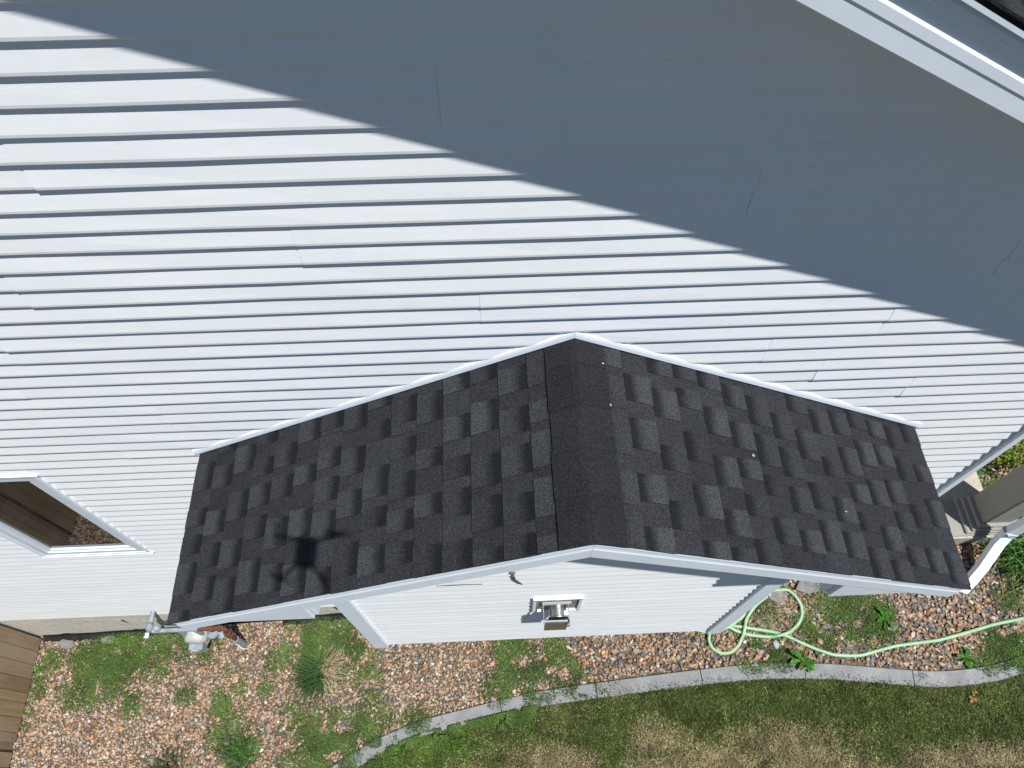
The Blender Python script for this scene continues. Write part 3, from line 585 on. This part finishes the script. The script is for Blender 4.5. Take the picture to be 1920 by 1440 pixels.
# vent on the bump-out
vent = bpy.data.objects.new('exhaust_vent', None); COL.objects.link(vent); vent.parent = house; vent.location = Vector((0.35, BY, 3.06))-house.location
VX, VZ = 0.351, 3.057
pm = MB(); ring(pm, VX-0.165, VX+0.165, VZ-0.178, VZ+0.178, 0.022, BY-0.001, BY-0.034); pm.build('frame', TRIM, vent, 0.003)
p2 = MB(); p2.box(VX-0.138, BY-0.020, VZ-0.151, VX+0.138, BY-0.002, VZ+0.151); p2.build('back_plate', mottled('dull sooty plate', (0.16, 0.16, 0.14), (0.26, 0.26, 0.23), 8, 0.5), vent)
cy = MB(); cy.lathe((VX+0.002, BY-0.021, VZ), (0, -1, 0), [(0.058, 0), (0.058, 0.088)]); cy.lathe((VX+0.002, BY-0.110, VZ), (0, -1, 0), [(0.066, 0), (0.068, 0.003), (0.068, 0.010), (0.055, 0.0105)]); cy.build('pipe', STEEL, vent)
sp_ = MB(); sp_.box(VX-0.093, BY-0.168, VZ-0.125, VX+0.060, BY-0.160, VZ+0.105, bev=0.003); sp_.box(VX-0.093, BY-0.160, VZ+0.106, VX+0.055, BY-0.150, VZ+0.112)
sp_.build('front_shield', STEEL, vent)
sb_ = MB(); sb_.box(VX-0.096, BY-0.165, VZ-0.03, VX-0.0935, BY-0.03, VZ+0.03); sb_.box(VX+0.075, BY-0.165, VZ-0.03, VX+0.0775, BY-0.03, VZ+0.03); sb_.box(VX+0.058, BY-0.168, VZ-0.02, VX+0.0775, BY-0.1655, VZ+0.02)
sb_.box(VX-0.105, BY-0.046, VZ+0.062, VX+0.095, BY-0.022, VZ+0.082, bev=0.003); sb_.build('bracket', STEEL, vent)
bb = MB(); bb.box(VX+0.073-0.032, BY-0.105, VZ+0.0, VX+0.073-0.003, BY-0.075, VZ+0.045, bev=0.003); bb.build('clip', TRIM, vent)
bs = MB(); bs.box(VX-0.085, BY-0.149, VZ-0.1, VX+0.07, BY-0.1325, VZ+0.06); bs.build('gap_dark_fill', DARKM, vent)  # added dark block, stands in for the shaded gap between pipe and shield
for sx in (-1, 1):
    for sz_ in (-1, 1): sc = MB(); sc.lathe((VX+sx*0.154, BY-0.035, VZ+sz_*0.167), (0, -1, 0), [(0.005, 0), (0.005, 0.003)], 8); sc.build('screw', STEEL, vent)
hk = MB(); hk.box(0.038, BY-0.024, 3.868, 0.066, BY-0.012, 3.886); hk.tube([(0.05, BY-0.02, 3.875), (0.065, BY-0.035, 3.79), (0.105, BY-0.03, 3.66), (0.07, BY-0.02, 3.70), (0.045, BY-0.018, 3.80)], 0.0045, 6)
hk.build('wire_hook', mottled('dull bronze wire', (0.08, 0.07, 0.06), (0.16, 0.14, 0.12)), house)

# ------------------------------------------------------------------ porch corner at the right
ps = MB(); ps.box(3.06, 0.24, 0.6, 4.82, 3.4, 1.28, bev=0.008); ps.box(4.822, 0.24, 0.6, 5.0, 0.64, 1.28, bev=0.008); tag(ps.build('porch_slab', SLAB), kind='structure')
col_ = thing('porch_column', 'square cream porch column rising from a stepped base at the right edge', 'column', (4.69, 0.47, 1.285))
m = MB(); m.box(4.585, 0.335, 1.42, 4.86, 0.61, 4.6, bev=0.006); m.build('shaft', COLUMN, col_)
m = MB(); m.box(4.20, 0.255, 1.285, 5.02, 0.62, 1.31, bev=0.006); m.box(4.45, 0.268, 1.311, 5.0, 0.62, 1.345, bev=0.008); m.box(4.495, 0.28, 1.346, 4.96, 0.618, 1.38, bev=0.008); m.box(4.54, 0.30, 1.381, 4.91, 0.615, 1.419, bev=0.008); m.build('base', COLUMN, col_)
dsp = thing('downspout', 'white rectangular downspout with a kicked-out elbow beside the porch column', 'downspout', (4.68, 0.19, 1.2))
def rect_tube(mb, pts, wx, wy):
    pts = [Vector(p) for p in pts]; rows = []
    for i, p in enumerate(pts):
        t = (pts[min(i+1, len(pts)-1)]-pts[max(i-1, 0)]).normalized(); sx = Vector((0.95, -0.3, 0)); sx = (sx-t*sx.dot(t)).normalized(); sy = t.cross(sx)
        rows.append([p+sx*wx*a+sy*wy*b for a, b in ((-.5, -.5), (-.2, -.56), (.2, -.56), (.5, -.5), (.5, .5), (-.5, .5))])
    n = 6; mb.raw([q for r in rows for q in r], [(i*n+j, i*n+(j+1) % n, (i+1)*n+(j+1) % n, (i+1)*n+j) for i in range(len(rows)-1) for j in range(n)])
    mb.face(rows[0][::-1]); mb.face(rows[-1])
m = MB(); rect_tube(m, [(4.68, 0.19, 4.6), (4.68, 0.19, 1.60)], 0.085, 0.075); m.build('pipe', TRIM, dsp)
m = MB(); rect_tube(m, [(4.68, 0.19, 1.62), (4.68, 0.185, 1.53), (4.655, 0.14, 1.42), (4.61, 0.07, 1.34), (4.585, 0.03, 1.30)], 0.092, 0.08); rect_tube(m, [(4.60, 0.05, 1.31), (4.545, -0.03, 1.235), (4.46, -0.12, 1.15), (4.37, -0.21, 1.06)], 0.088, 0.077); m.build('elbow', TRIM, dsp)
m = MB(); m.box(4.63, 0.14, 1.585, 4.73, 0.24, 1.62); m.build('strap', GALV, dsp)

# ------------------------------------------------------------------ fence
fence = thing('board_fence', 'brown vertical board fence meeting the house wall at lower left', 'fence', (-5.06, -1.5, -0.2))
for grp, (ya, yb) in enumerate(((-0.03, -1.045), (-1.135, -3.6))):
    m = MB(); y = ya; R = random.Random(40+grp)
    while y > yb+0.02:
        w_ = 0.098 if (grp == 0 and abs(y+0.56) < 0.08) else 0.138
        w_ = min(w_, y-yb); t = R.uniform(0.82, 1.15); zt = float(g(-5.05, y))
        m.box(-5.085, y-w_, zt+0.035, -5.063-R.uniform(0, 0.002), y-0.005, 1.66, (t, t*R.uniform(0.95, 1.02), t*R.uniform(0.92, 1.0))); y -= w_
    m.build('board_panel', WOOD, fence)
    for z in (0.15, 0.75, 1.35): m = MB(); m.box(-5.124, yb, z, -5.0865, ya, z+0.088, (0.8, 0.8, 0.8)); m.build('rail', WOOD, fence)
for y in (-1.09, -3.65):
    m = MB(); m.box(-5.17, y-0.045, -0.5, -5.088 if y > -2 else -5.126, y+0.045, 1.62, (0.5, 0.5, 0.5)); m.build('post', WOOD, fence)
for y, z in ((-1.02, -0.08), (-1.16, -0.09), (-0.05, -0.08)): m = MB(); m.box(-5.0625, y-0.008, z-0.02, -5.060, y+0.006, z+0.01); m.build('bracket', GALV, fence)
# landscape fabric
R = random.Random(3)
for a, b, lb_ in ((-5.04, -2.9, 'torn black landscape fabric between the board fence and the gas meter'), (-2.35, -1.1, 'short ragged strip of black fabric under the left corner of the bump-out')):
    m = MB()
    xs_ = np.arange(a, b, 0.05); top = []
    for x in xs_:
        z = float(g(x, 0)); t = 0.055+0.035*float(vn(x, 2.0, 7))+(0.03 if R.random() < 0.08 else 0)
        top.append((x, z, t))
    for (x, z, t), (x2, z2, t2) in zip(top[:-1], top[1:]):
        A = [(x, -0.008, z+t), (x2, -0.008, z2+t2), (x2, -0.022, z2+t2*0.5), (x, -0.022, z+t*0.5), (x, -0.055-0.02*float(vn(x, 1, 9)), z+0.028), (x2, -0.055-0.02*float(vn(x2, 1, 9)), z2+0.028), (x, -0.08, z-0.02), (x2, -0.08, z2-0.02)]
        m.raw(A, [(0, 3, 2, 1), (3, 4, 5, 2), (4, 6, 7, 5)])
    tag(m.build('landscape_fabric', BLACK), lb_, 'ground fabric')
# slate pieces
def slate(x, y, r, rot, lbl, seed):
    R = random.Random(seed); n = 7; z = float(g(x, y))+0.022; P_ = []
    for i in range(n):
        a = rot+2*math.pi*i/n; q = r*R.uniform(0.7, 1.1); P_.append((x+math.cos(a)*q*1.25, y+math.sin(a)*q*0.75, z+R.uniform(-0.004, 0.004)))
    m = MB(); m.prism(P_, (0, 0, 0.014)); o = m.build('slate_piece', SLATE, None, 0.003); tag(o, lbl, 'stone', 'flat slate pieces on the gravel')
slate(-4.77, -0.10, 0.085, 0.5, 'flat dark slate piece on the gravel nearest the fence', 1); slate(-4.29, -0.085, 0.07, 1.1, 'dark slate piece lying in green weeds below the foundation', 2)
slate(2.63, -0.15, 0.10, 0.2, 'large flat grey slate inside the big hose loop', 3); slate(3.02, -0.47, 0.04, 0.2, 'small dark slate piece between the hose loop and the weed patch', 6)
slate(2.95, -0.08, 0.12, 0.9, 'broad brown-grey slate just beyond the top of the hose loop', 4); slate(3.62, -0.50, 0.055, 0.4, 'small flat brown slate at the right end of the weed patch', 5)
def cobble(x, y, r, c, lbl):
    o = stones(np.array([x]), np.array([y]), np.array([r]), np.array([c]), 0.028, 'cobble'); tag(o, lbl, 'stone', 'larger loose stones')
cobble(2.53, -0.60, 0.04, (0.3, 0.31, 0.31), 'large smooth grey stone below the long hose'); cobble(2.93, -0.60, 0.04, (0.30, 0.2, 0.12), 'large round brown stone just below the hose crossing')

# ------------------------------------------------------------------ gas meter
gm = thing('gas_meter', 'grey gas meter with rusty piping at the left eave corner', 'gas meter', (-3.1, -0.2, -0.02))
m = MB(); m.lathe((-3.11, -0.13, 0.50), (0, -1, 0), [(0.06, 0), (0.105, 0.012), (0.112, 0.04), (0.112, 0.10), (0.10, 0.135), (0.05, 0.15)], 28)
m.lathe((-3.11, -0.205, 0.36), (0, 0, 1), [(0.09, 0), (0.095, 0.03), (0.08, 0.12)], 20); m.build('meter_body', METERW, gm)
m = MB(); m.box(-3.185, -0.335, 0.345, -3.045, -0.255, 0.48, bev=0.008); ib = m.build('index_box', GALV, gm)
m = MB(); m.box(-3.16, -0.338, 0.41, -3.09, -0.3355, 0.455); m.build('label_plate', TRIM, ib)
m = MB(); m.tube([(-3.42, -0.2, 0.80), (-2.985, -0.2, 0.80)], 0.022, 12); m.tube([(-3.19, -0.2, 0.80), (-3.19, -0.2, 0.55)], 0.02, 10); m.tube([(-3.03, -0.2, 0.80), (-3.03, -0.2, 0.55)], 0.02, 10); m.build('top_pipe', GALV, gm)
m = MB(); m.tube([(-2.984, -0.2, 0.80), (-2.76, -0.2, 0.80), (-2.735, -0.205, 0.79), (-2.73, -0.215, 0.76), (-2.735, -0.24, 0.45)], 0.024, 12)
for z in (0.62, 0.70): m.lathe((-2.733, -0.228, z-0.02), (0, 0, 1), [(0.036, 0), (0.04, 0.01), (0.036, 0.03)], 14)
for x in (-2.86, -2.79): m.lathe((x, -0.2, 0.80), (1, 0, 0), [(0.034, 0), (0.038, 0.01), (0.034, 0.03)], 14)
m.build('rusty_pipe', RUST, gm)
m = MB(); m.tube([(-2.735, -0.24, 0.45), (-2.745, -0.245, 0.05)], 0.031, 12); m.build('riser', GALV, gm)
m = MB(); m.lathe((-2.95, -0.16, 0.60), (0, -0.25, -1), [(0.02, 0), (0.022, 0.06), (0.055, 0.08), (0.062, 0.10), (0.055, 0.125), (0.03, 0.13), (0.03, 0.16)], 20); m.lathe((-2.9, -0.16, 0.56), (0.2, -0.3, -1), [(0.02, 0), (0.026, 0.09), (0.045, 0.10), (0.045, 0.12)], 16); m.build('regulator', GALV, gm)
m = MB(); m.tube([(-3.42, -0.2, 0.80), (-3.45, -0.17, 0.80), (-3.455, -0.09, 0.80), (-3.455, 0.0, 0.80)], 0.023, 12); m.lathe((-3.44, -0.17, 0.84), (0.3, 0.2, 1), [(0.025, -0.07), (0.036, -0.05), (0.04, 0.0), (0.036, 0.02), (0.02, 0.035)], 18); m.lathe((-3.36, -0.19, 0.83), (0, 0, 1), [(0.03, 0), (0.03, 0.04), (0.02, 0.05)], 12); m.build('valve', GALV, gm)
m = MB(); m.box(-3.485, -0.265, 0.79, -3.45, -0.215, 0.81, bev=0.004); m.build('bonding_clamp', TRIM, gm)
m = MB(); m.tube([(-2.77, -0.20, 0.30), (-2.80, -0.25, 0.24), (-2.75, -0.29, 0.17), (-2.70, -0.27, 0.12)], 0.0035, 5); m.tube([(-2.73, -0.28, 0.36), (-2.70, -0.31, 0.25), (-2.66, -0.27, 0.15)], 0.003, 5); m.build('ground_wire', TRIM, gm)

# ------------------------------------------------------------------ hose
HP = [[4.936, -0.459], [4.851, -0.489], [4.555, -0.531], [4.273, -0.593], [4.0, -0.646], [3.61, -0.673], [3.454, -0.703], [3.273, -0.741], [3.151, -0.739], [3.008, -0.723], [2.866, -0.662], [2.759, -0.604], [2.631, -0.528], [2.518, -0.487], [2.368, -0.452], [2.25, -0.424], [2.146, -0.402], [2.069, -0.382], [2.028, -0.394], [2.054, -0.416], [2.127, -0.421], [2.204, -0.46], [2.286, -0.495], [2.38, -0.516], [2.499, -0.533], [2.598, -0.526], [2.676, -0.502], [2.762, -0.44], [2.816, -0.371], [2.833, -0.273], [2.803, -0.186], [2.745, -0.111], [2.611, -0.106], [2.503, -0.149], [2.416, -0.208], [2.338, -0.277], [2.238, -0.359], [2.128, -0.416], [2.033, -0.448], [1.923, -0.451], [1.814, -0.419], [1.736, -0.369], [1.73, -0.309], [1.824, -0.29], [1.903, -0.361], [1.944, -0.447], [1.925, -0.529], [1.948, -0.602], [2.023, -0.65], [2.111, -0.647], [2.196, -0.585], [2.246, -0.502], [2.276, -0.421], [2.317, -0.335], [2.38, -0.265], [2.45, -0.21], [2.529, -0.166]]
HP = [[5.9, -0.05], [5.4, -0.28]]+HP
hp = smooth(resample(HP, 0.012), 6); N_ = len(hp); dsum = np.arange(N_)*0.012
lift = np.zeros(N_)
for i in range(N_):                       # raise later strands over earlier ones where they cross
    d = np.hypot(hp[:max(0, i-14), 0]-hp[i, 0], hp[:max(0, i-14), 1]-hp[i, 1]) if i > 14 else np.array([9.])
    if d.min() < 0.035: lift[i] = 0.03
for _ in range(5): lift = np.convolve(np.r_[lift[0], lift, lift[-1]], [0.25, 0.5, 0.25], 'valid')
gh = thing('garden_hose', 'mint green garden hose looped beside the bump-out and trailing right across gravel', 'hose', (2.5, -0.4, 0.95))
m = MB(); m.tube([(x, y, float(g(x, y))+0.034+l+0.004*math.sin(i*0.05)) for i, ((x, y), l) in enumerate(zip(hp, lift))], 0.0155, 10, flat=0.85); m.build('tube', HOSE, gh)
e = hp[-1]; m = MB(); d_ = hp[-1]-hp[-6]; d_ /= np.linalg.norm(d_); m.lathe((e[0], e[1], float(g(*e))+0.036), (d_[0], d_[1], 0), [(0.012, 0), (0.016, 0.003), (0.016, 0.03), (0.018, 0.032), (0.018, 0.045)], 12); m.build('coupling', M('brass coupling', (0.45, 0.33, 0.12), 0.35, 1.0), gh)

# ------------------------------------------------------------------ plants
def blades(mb, x, y, n, L0, L1, spread, cols, w_=0.003, a0=0, a1=2*math.pi, droop=0.6, seed=1, rad=0.04, up=(0.25, 1.1)):
    R = random.Random(seed)
    for _ in range(n):
        a = R.uniform(a0, a1); L = R.uniform(L0, L1); lean = R.uniform(*up)*spread; bx, by = x+R.gauss(0, rad), y+R.gauss(0, rad); bz = float(g(bx, by))+0.01
        p = Vector((bx, by, bz)); c_ = R.choice(cols); c_ = tuple(v*R.uniform(0.7, 1.3) for v in c_); el = math.pi/2-lean; pts = [p]; ns = 5
        for k in range(ns): p = p+Vector((math.cos(a)*math.cos(el), math.sin(a)*math.cos(el), math.sin(el)))*(L/ns); el -= droop/ns*R.uniform(0.6, 1.4); p.z = max(p.z, bz+0.015); pts.append(p)
        sd_ = Vector((-math.sin(a), math.cos(a), 0)); ww = w_*R.uniform(0.7, 1.3)
        for k in range(ns):
            w0, w1 = ww*(1-(k/ns)**2), ww*(1-((k+1)/ns)**2)+0.0002; mb.face([pts[k]-sd_*w0, pts[k]+sd_*w0, pts[k+1]+sd_*w1, pts[k+1]-sd_*w1], c_)
DG = [(0.035, 0.07, 0.02), (0.05, 0.10, 0.025), (0.025, 0.05, 0.018)]; SG = [(0.42, 0.34, 0.2), (0.5, 0.42, 0.27), (0.32, 0.25, 0.14)]
def plant(name, lbl, cat, x, y, fns):
    t = thing(name, lbl, cat, (x, y, float(g(x, y))))
    for nm, mt, fn in fns: m = MB(); fn(m); m.build(nm, mt, t)
    return t
plant('grass_clump', 'spiky dark green ornamental grass clump with dry straw, left of bump-out', 'grass plant', -1.88, -0.57, [
    ('blades', BLADE, lambda m: (blades(m, -1.92, -0.60, 210, 0.16, 0.34, 1.0, DG, 0.0032, 2.6, 5.2, 0.9, 1, 0.05), blades(m, -1.9, -0.56, 60, 0.15, 0.36, 1.0, DG, 0.003, 0, 6.28, 0.9, 2, 0.05))),
    ('dry_blades', BLADE, lambda m: blades(m, -1.84, -0.56, 170, 0.12, 0.34, 1.25, SG, 0.002, -1.4, 1.2, 0.9, 3, 0.06))])
plant('grass_clump', 'loose dark green grass tuft near the lower left end of the kerb', 'grass plant', -2.66, -1.25, [
    ('blades', BLADE, lambda m: blades(m, -2.66, -1.25, 120, 0.1, 0.26, 1.2, DG, 0.004, 0, 6.28, 0.9, 4, 0.06)), ('leaves', LEAF, lambda m: blades(m, -2.6, -1.27, 120, 0.04, 0.1, 1.1, [(0.05, 0.12, 0.02), (0.09, 0.17, 0.03)], 0.008, 0, 6.28, 0.6, 14, 0.06))])
plant('grass_clump', 'dark grass clump cut by the bottom edge of the photo', 'grass plant', -3.38, -1.36, [
    ('blades', BLADE, lambda m: blades(m, -3.38, -1.38, 150, 0.1, 0.28, 1.0, DG+[(0.08, 0.05, 0.035)], 0.0035, 0, 6.28, 0.7, 5, 0.09))])
def rosette(m, x, y, n, L, seed, cols=((0.04, 0.105, 0.016), (0.065, 0.14, 0.022)), wd=0.2, zo=0.02):
    R = random.Random(seed)
    for i in range(n):
        a = 2*math.pi*i/n+R.uniform(-0.3, 0.3); l = L*R.uniform(0.6, 1.15); z = float(g(x, y))+zo; d = Vector((math.cos(a), math.sin(a), 0)); s_ = Vector((-d.y, d.x, 0)); c_ = tuple(v*R.uniform(0.7, 1.3) for v in R.choice(cols)); up_ = R.uniform(0.1, 0.5)
        pr = [(0, 0.15), (0.25, 0.55), (0.35, 0.35), (0.5, 0.8), (0.6, 0.5), (0.75, 1.0), (0.9, 0.55), (1.0, 0.05)]; prev = None
        for t, w_ in pr:
            c0 = Vector((x, y, z))+d*l*t+Vector((0, 0, l*up_*math.sin(t*2.4))); q = (c0-s_*w_*l*wd, c0+Vector((0, 0, -0.1*w_*l)), c0+s_*w_*l*wd)
            if prev: m.face([prev[0], q[0], q[1], prev[1]], c_); m.face([prev[1], q[1], q[2], prev[2]], c_)
            prev = q
plant('dandelion', 'jagged-leaved dandelion growing over the gravel edge of the kerb', 'weed', 2.72, -0.75, [('leaves', LEAF, lambda m: (rosette(m, 2.72, -0.755, 11, 0.12, 1, zo=0.045), rosette(m, 2.755, -0.80, 8, 0.09, 2, zo=0.05)))])
plant('dandelion', 'small upright weed by the kerb near the right edge', 'weed', 4.2, -0.82, [('leaves', LEAF, lambda m: (rosette(m, 4.2, -0.81, 9, 0.09, 3, zo=0.03), blades(m, 4.2, -0.81, 40, 0.03, 0.09, 1.1, [(0.05, 0.13, 0.02)], 0.006, 0, 6.28, 0.5, 31, 0.03)))])
plant('leafy_weed', 'brighter leafy weed at the right end of the round weed patch', 'weed', 3.56, -0.43, [('leaves', LEAF, lambda m: (rosette(m, 3.56, -0.43, 12, 0.10, 5, zo=0.03), rosette(m, 3.62, -0.37, 8, 0.07, 6, zo=0.03)))])
plant('leafy_weed', 'small weed sprouting through the board fence', 'weed', -5.03, -0.345, [('leaves', LEAF, lambda m: rosette(m, -5.02, -0.345, 8, 0.07, 8, wd=0.35))])
plant('leafy_weed', 'thin grassy weed drooping over a kerb joint', 'weed', 3.72, -0.92, [('blades', BLADE, lambda m: blades(m, 3.74, -0.91, 34, 0.05, 0.13, 1.2, DG, 0.002, 3.4, 6.0, 0.8, 9, 0.03))])
plant('daylily', 'clump of long arching green strap leaves beside the downspout', 'plant', 5.0, 0.05, [
    ('leaves', BLADE, lambda m: (blades(m, 5.02, 0.14, 420, 0.2, 0.5, 1.1, [(0.035, 0.085, 0.015), (0.06, 0.13, 0.025), (0.02, 0.05, 0.012), (0.11, 0.19, 0.05)], 0.006, 0, 6.28, 1.2, 10, 0.11), blades(m, 5.12, -0.10, 200, 0.18, 0.4, 1.1, [(0.035, 0.085, 0.015), (0.06, 0.13, 0.025), (0.13, 0.17, 0.06)], 0.005, 0, 6.28, 1.2, 12, 0.09))),
    ('dry_leaves', BLADE, lambda m: blades(m, 5.0, -0.05, 16, 0.2, 0.36, 1.35, [(0.30, 0.2, 0.09), (0.26, 0.15, 0.06)], 0.0035, 3.6, 5.6, 1.0, 11, 0.1))])
def leafcloud(m, c_, r, n, cols, seed, sz=0.014):
    R = random.Random(seed)
    for _ in range(n):
        v = Vector((R.gauss(0, 1), R.gauss(0, 1), R.gauss(0, 1))).normalized()*(R.random()**0.45); lump = 1+0.25*math.sin(v.x*7+1)*math.cos(v.y*6)
        p = Vector(c_)+Vector((v.x*r[0], v.y*r[1], v.z*r[2]))*lump; nn = (v+Vector((R.gauss(0, .6), R.gauss(0, .6), R.gauss(0, .6)+0.5))).normalized(); t = nn.orthogonal().normalized(); t = Matrix.Rotation(R.uniform(0, 6.28), 3, nn) @ t; b = nn.cross(t); s_ = sz*R.uniform(0.6, 1.4)
        c2 = tuple(q*R.uniform(0.6, 1.4) for q in R.choice(cols)); m.face([p-t*s_*1.4, p-b*s_*0.7, p+t*s_*1.4, p+b*s_*0.7], c2)
def stems(m, x, y, n, h, seed):
    R = random.Random(seed); z = float(g(x, y))
    for _ in range(n): a = R.uniform(0, 6.28); m.tube([(x, y, z), (x+math.cos(a)*0.06, y+math.sin(a)*0.06, z+h*0.5), (x+math.cos(a)*0.18, y+math.sin(a)*0.18, z+h)], [0.007, 0.005, 0.002], 6, (0.1, 0.07, 0.04))
plant('shrub', 'yellow-green leafy shrub behind the corner of the house, right edge', 'shrub', 5.15, 1.3, [('foliage', LEAF, lambda m: (leafcloud(m, (5.12, 1.22, 1.42), (0.34, 0.34, 0.24), 5200, [(0.11, 0.15, 0.02), (0.17, 0.19, 0.02), (0.05, 0.09, 0.015)], 1), leafcloud(m, (5.05, 1.65, 1.4), (0.35, 0.3, 0.2), 2500, [(0.04, 0.08, 0.015), (0.09, 0.13, 0.02)], 2))), ('stem', BLADE, lambda m: stems(m, 5.12, 1.3, 9, 0.3, 1))])
plant('fern_weed', 'small dark green plant on the gravel beside the porch slab', 'weed', 4.93, 0.98, [('leaves', LEAF, lambda m: (rosette(m, 4.93, 1.0, 12, 0.11, 12, ((0.04, 0.09, 0.03), (0.06, 0.12, 0.03)), 0.2, 0.03), rosette(m, 4.86, 1.12, 10, 0.10, 13, ((0.04, 0.09, 0.03),), 0.2, 0.03)))])
# fallen leaf on lawn and petals on the shingles
m = MB(); rosette(m, 4.16, -1.105, 3, 0.03, 20, ((0.28, 0.13, 0.04),), 0.45, 0.045); rosette(m, 4.13, -1.155, 3, 0.035, 21, ((0.3, 0.15, 0.05),), 0.45, 0.045)
tag(m.build('fallen_leaf', LEAF), 'curled orange-brown dead leaf on the lawn just below the kerb', 'leaf')
def onroof(x, y, h=0.012): return Vector((x, y, zroofB(x)+h))
for (x, y, s_), lbl in (((0.47, -0.32, 0.0028), 'white fluff speck beside the ridge cap'), ((1.15, -0.42, 0.0038), 'white fluff speck in the middle of the right roof slope'), ((1.62, -0.62, 0.0028), 'pale sliver of debris low on the right roof slope'), ((0.46, -0.12, 0.003), 'tiny white speck high beside the ridge cap')):
    m = MB(); R = random.Random(int(x*100))
    for _ in range(7):
        p = onroof(x+R.gauss(0, s_*0.7), y+R.gauss(0, s_*0.7)); a = R.uniform(0, 6.28); d = Vector((math.cos(a), math.sin(a), R.uniform(-.2, .5)))*s_*R.uniform(0.4, 1); m.tube([p-d, p, p+d+Vector((0, 0, .002))], s_*0.22, 5)
    tag(m.build('debris', TRIM), lbl, 'debris', 'white specks on the bump-out roof')

# ------------------------------------------------------------------ the drone that casts the small shadow on the roof
DC = Vector((0.03, -1.715, 8.085))
dr = thing('drone', 'small grey quadcopter drone hovering in the air above the bump-out roof', 'drone', DC)
PLAS = mottled('grey drone plastic', (0.12, 0.125, 0.13), (0.16, 0.165, 0.17), 30, 0.45); yaw = Matrix.Rotation(math.radians(-2.4), 3, 'Z')
def dl(v): return DC+yaw @ Vector(v)
m = MB()
secs = [(-0.074, 0.036, 0.018), (-0.064, 0.046, 0.026), (0.0, 0.048, 0.029), (0.056, 0.046, 0.026), (0.066, 0.036, 0.018)]
rings = [[dl((wd*math.copysign(abs(math.cos(t))**0.5, math.cos(t)), y, ht*math.copysign(abs(math.sin(t))**0.6, math.sin(t)))) for t in [2*math.pi*k/16+0.01 for k in range(16)]] for y, wd, ht in secs]
m.raw([q for r in rings for q in r], [(i*16+k, i*16+(k+1) % 16, (i+1)*16+(k+1) % 16, (i+1)*16+k) for i in range(4) for k in range(16)], None, True); m.face(rings[0]); m.face(rings[-1][::-1]); m.build('body', PLAS, dr)
for hx, hy, bx_, by_ in ((-0.145, 0.075, -0.045, 0.055), (0.145, 0.075, 0.045, 0.055), (-0.095, -0.13, -0.04, -0.065), (0.095, -0.13, 0.04, -0.065)):
    m = MB(); m.tube([dl((bx_, by_, 0.0)), dl(((bx_+hx)/2, (by_+hy)/2, 0.006)), dl((hx, hy, 0.004))], [0.0105, 0.009, 0.009], 10); m.lathe(dl((hx, hy, -0.008)), (0, 0, 1), [(0.013, 0), (0.014, 0.01), (0.013, 0.03)], 14); am = m.build('arm', PLAS, dr)
    m = MB(); a = random.uniform(0, 3)
    for sgn in (0, math.pi):
        d = Vector((math.cos(a+sgn), math.sin(a+sgn), 0)); s_ = Vector((-d.y, d.x, 0)); h = dl((hx, hy, 0.027)); m.prism([h-s_*0.004, h+d*0.02-s_*0.009, h+d*0.065-s_*0.006, h+d*0.065+s_*0.004, h+d*0.02+s_*0.006, h+s_*0.004], (0, 0, 0.0015))
    m.build('propeller', BLACK, am)
m = MB(); m.lathe(dl((0, 0.05, -0.055)), (0.0, 0.2, 1), [(0.008, 0), (0.013, 0.01), (0.013, 0.028)], 14); m.build('gimbal_camera', PLAS, dr)
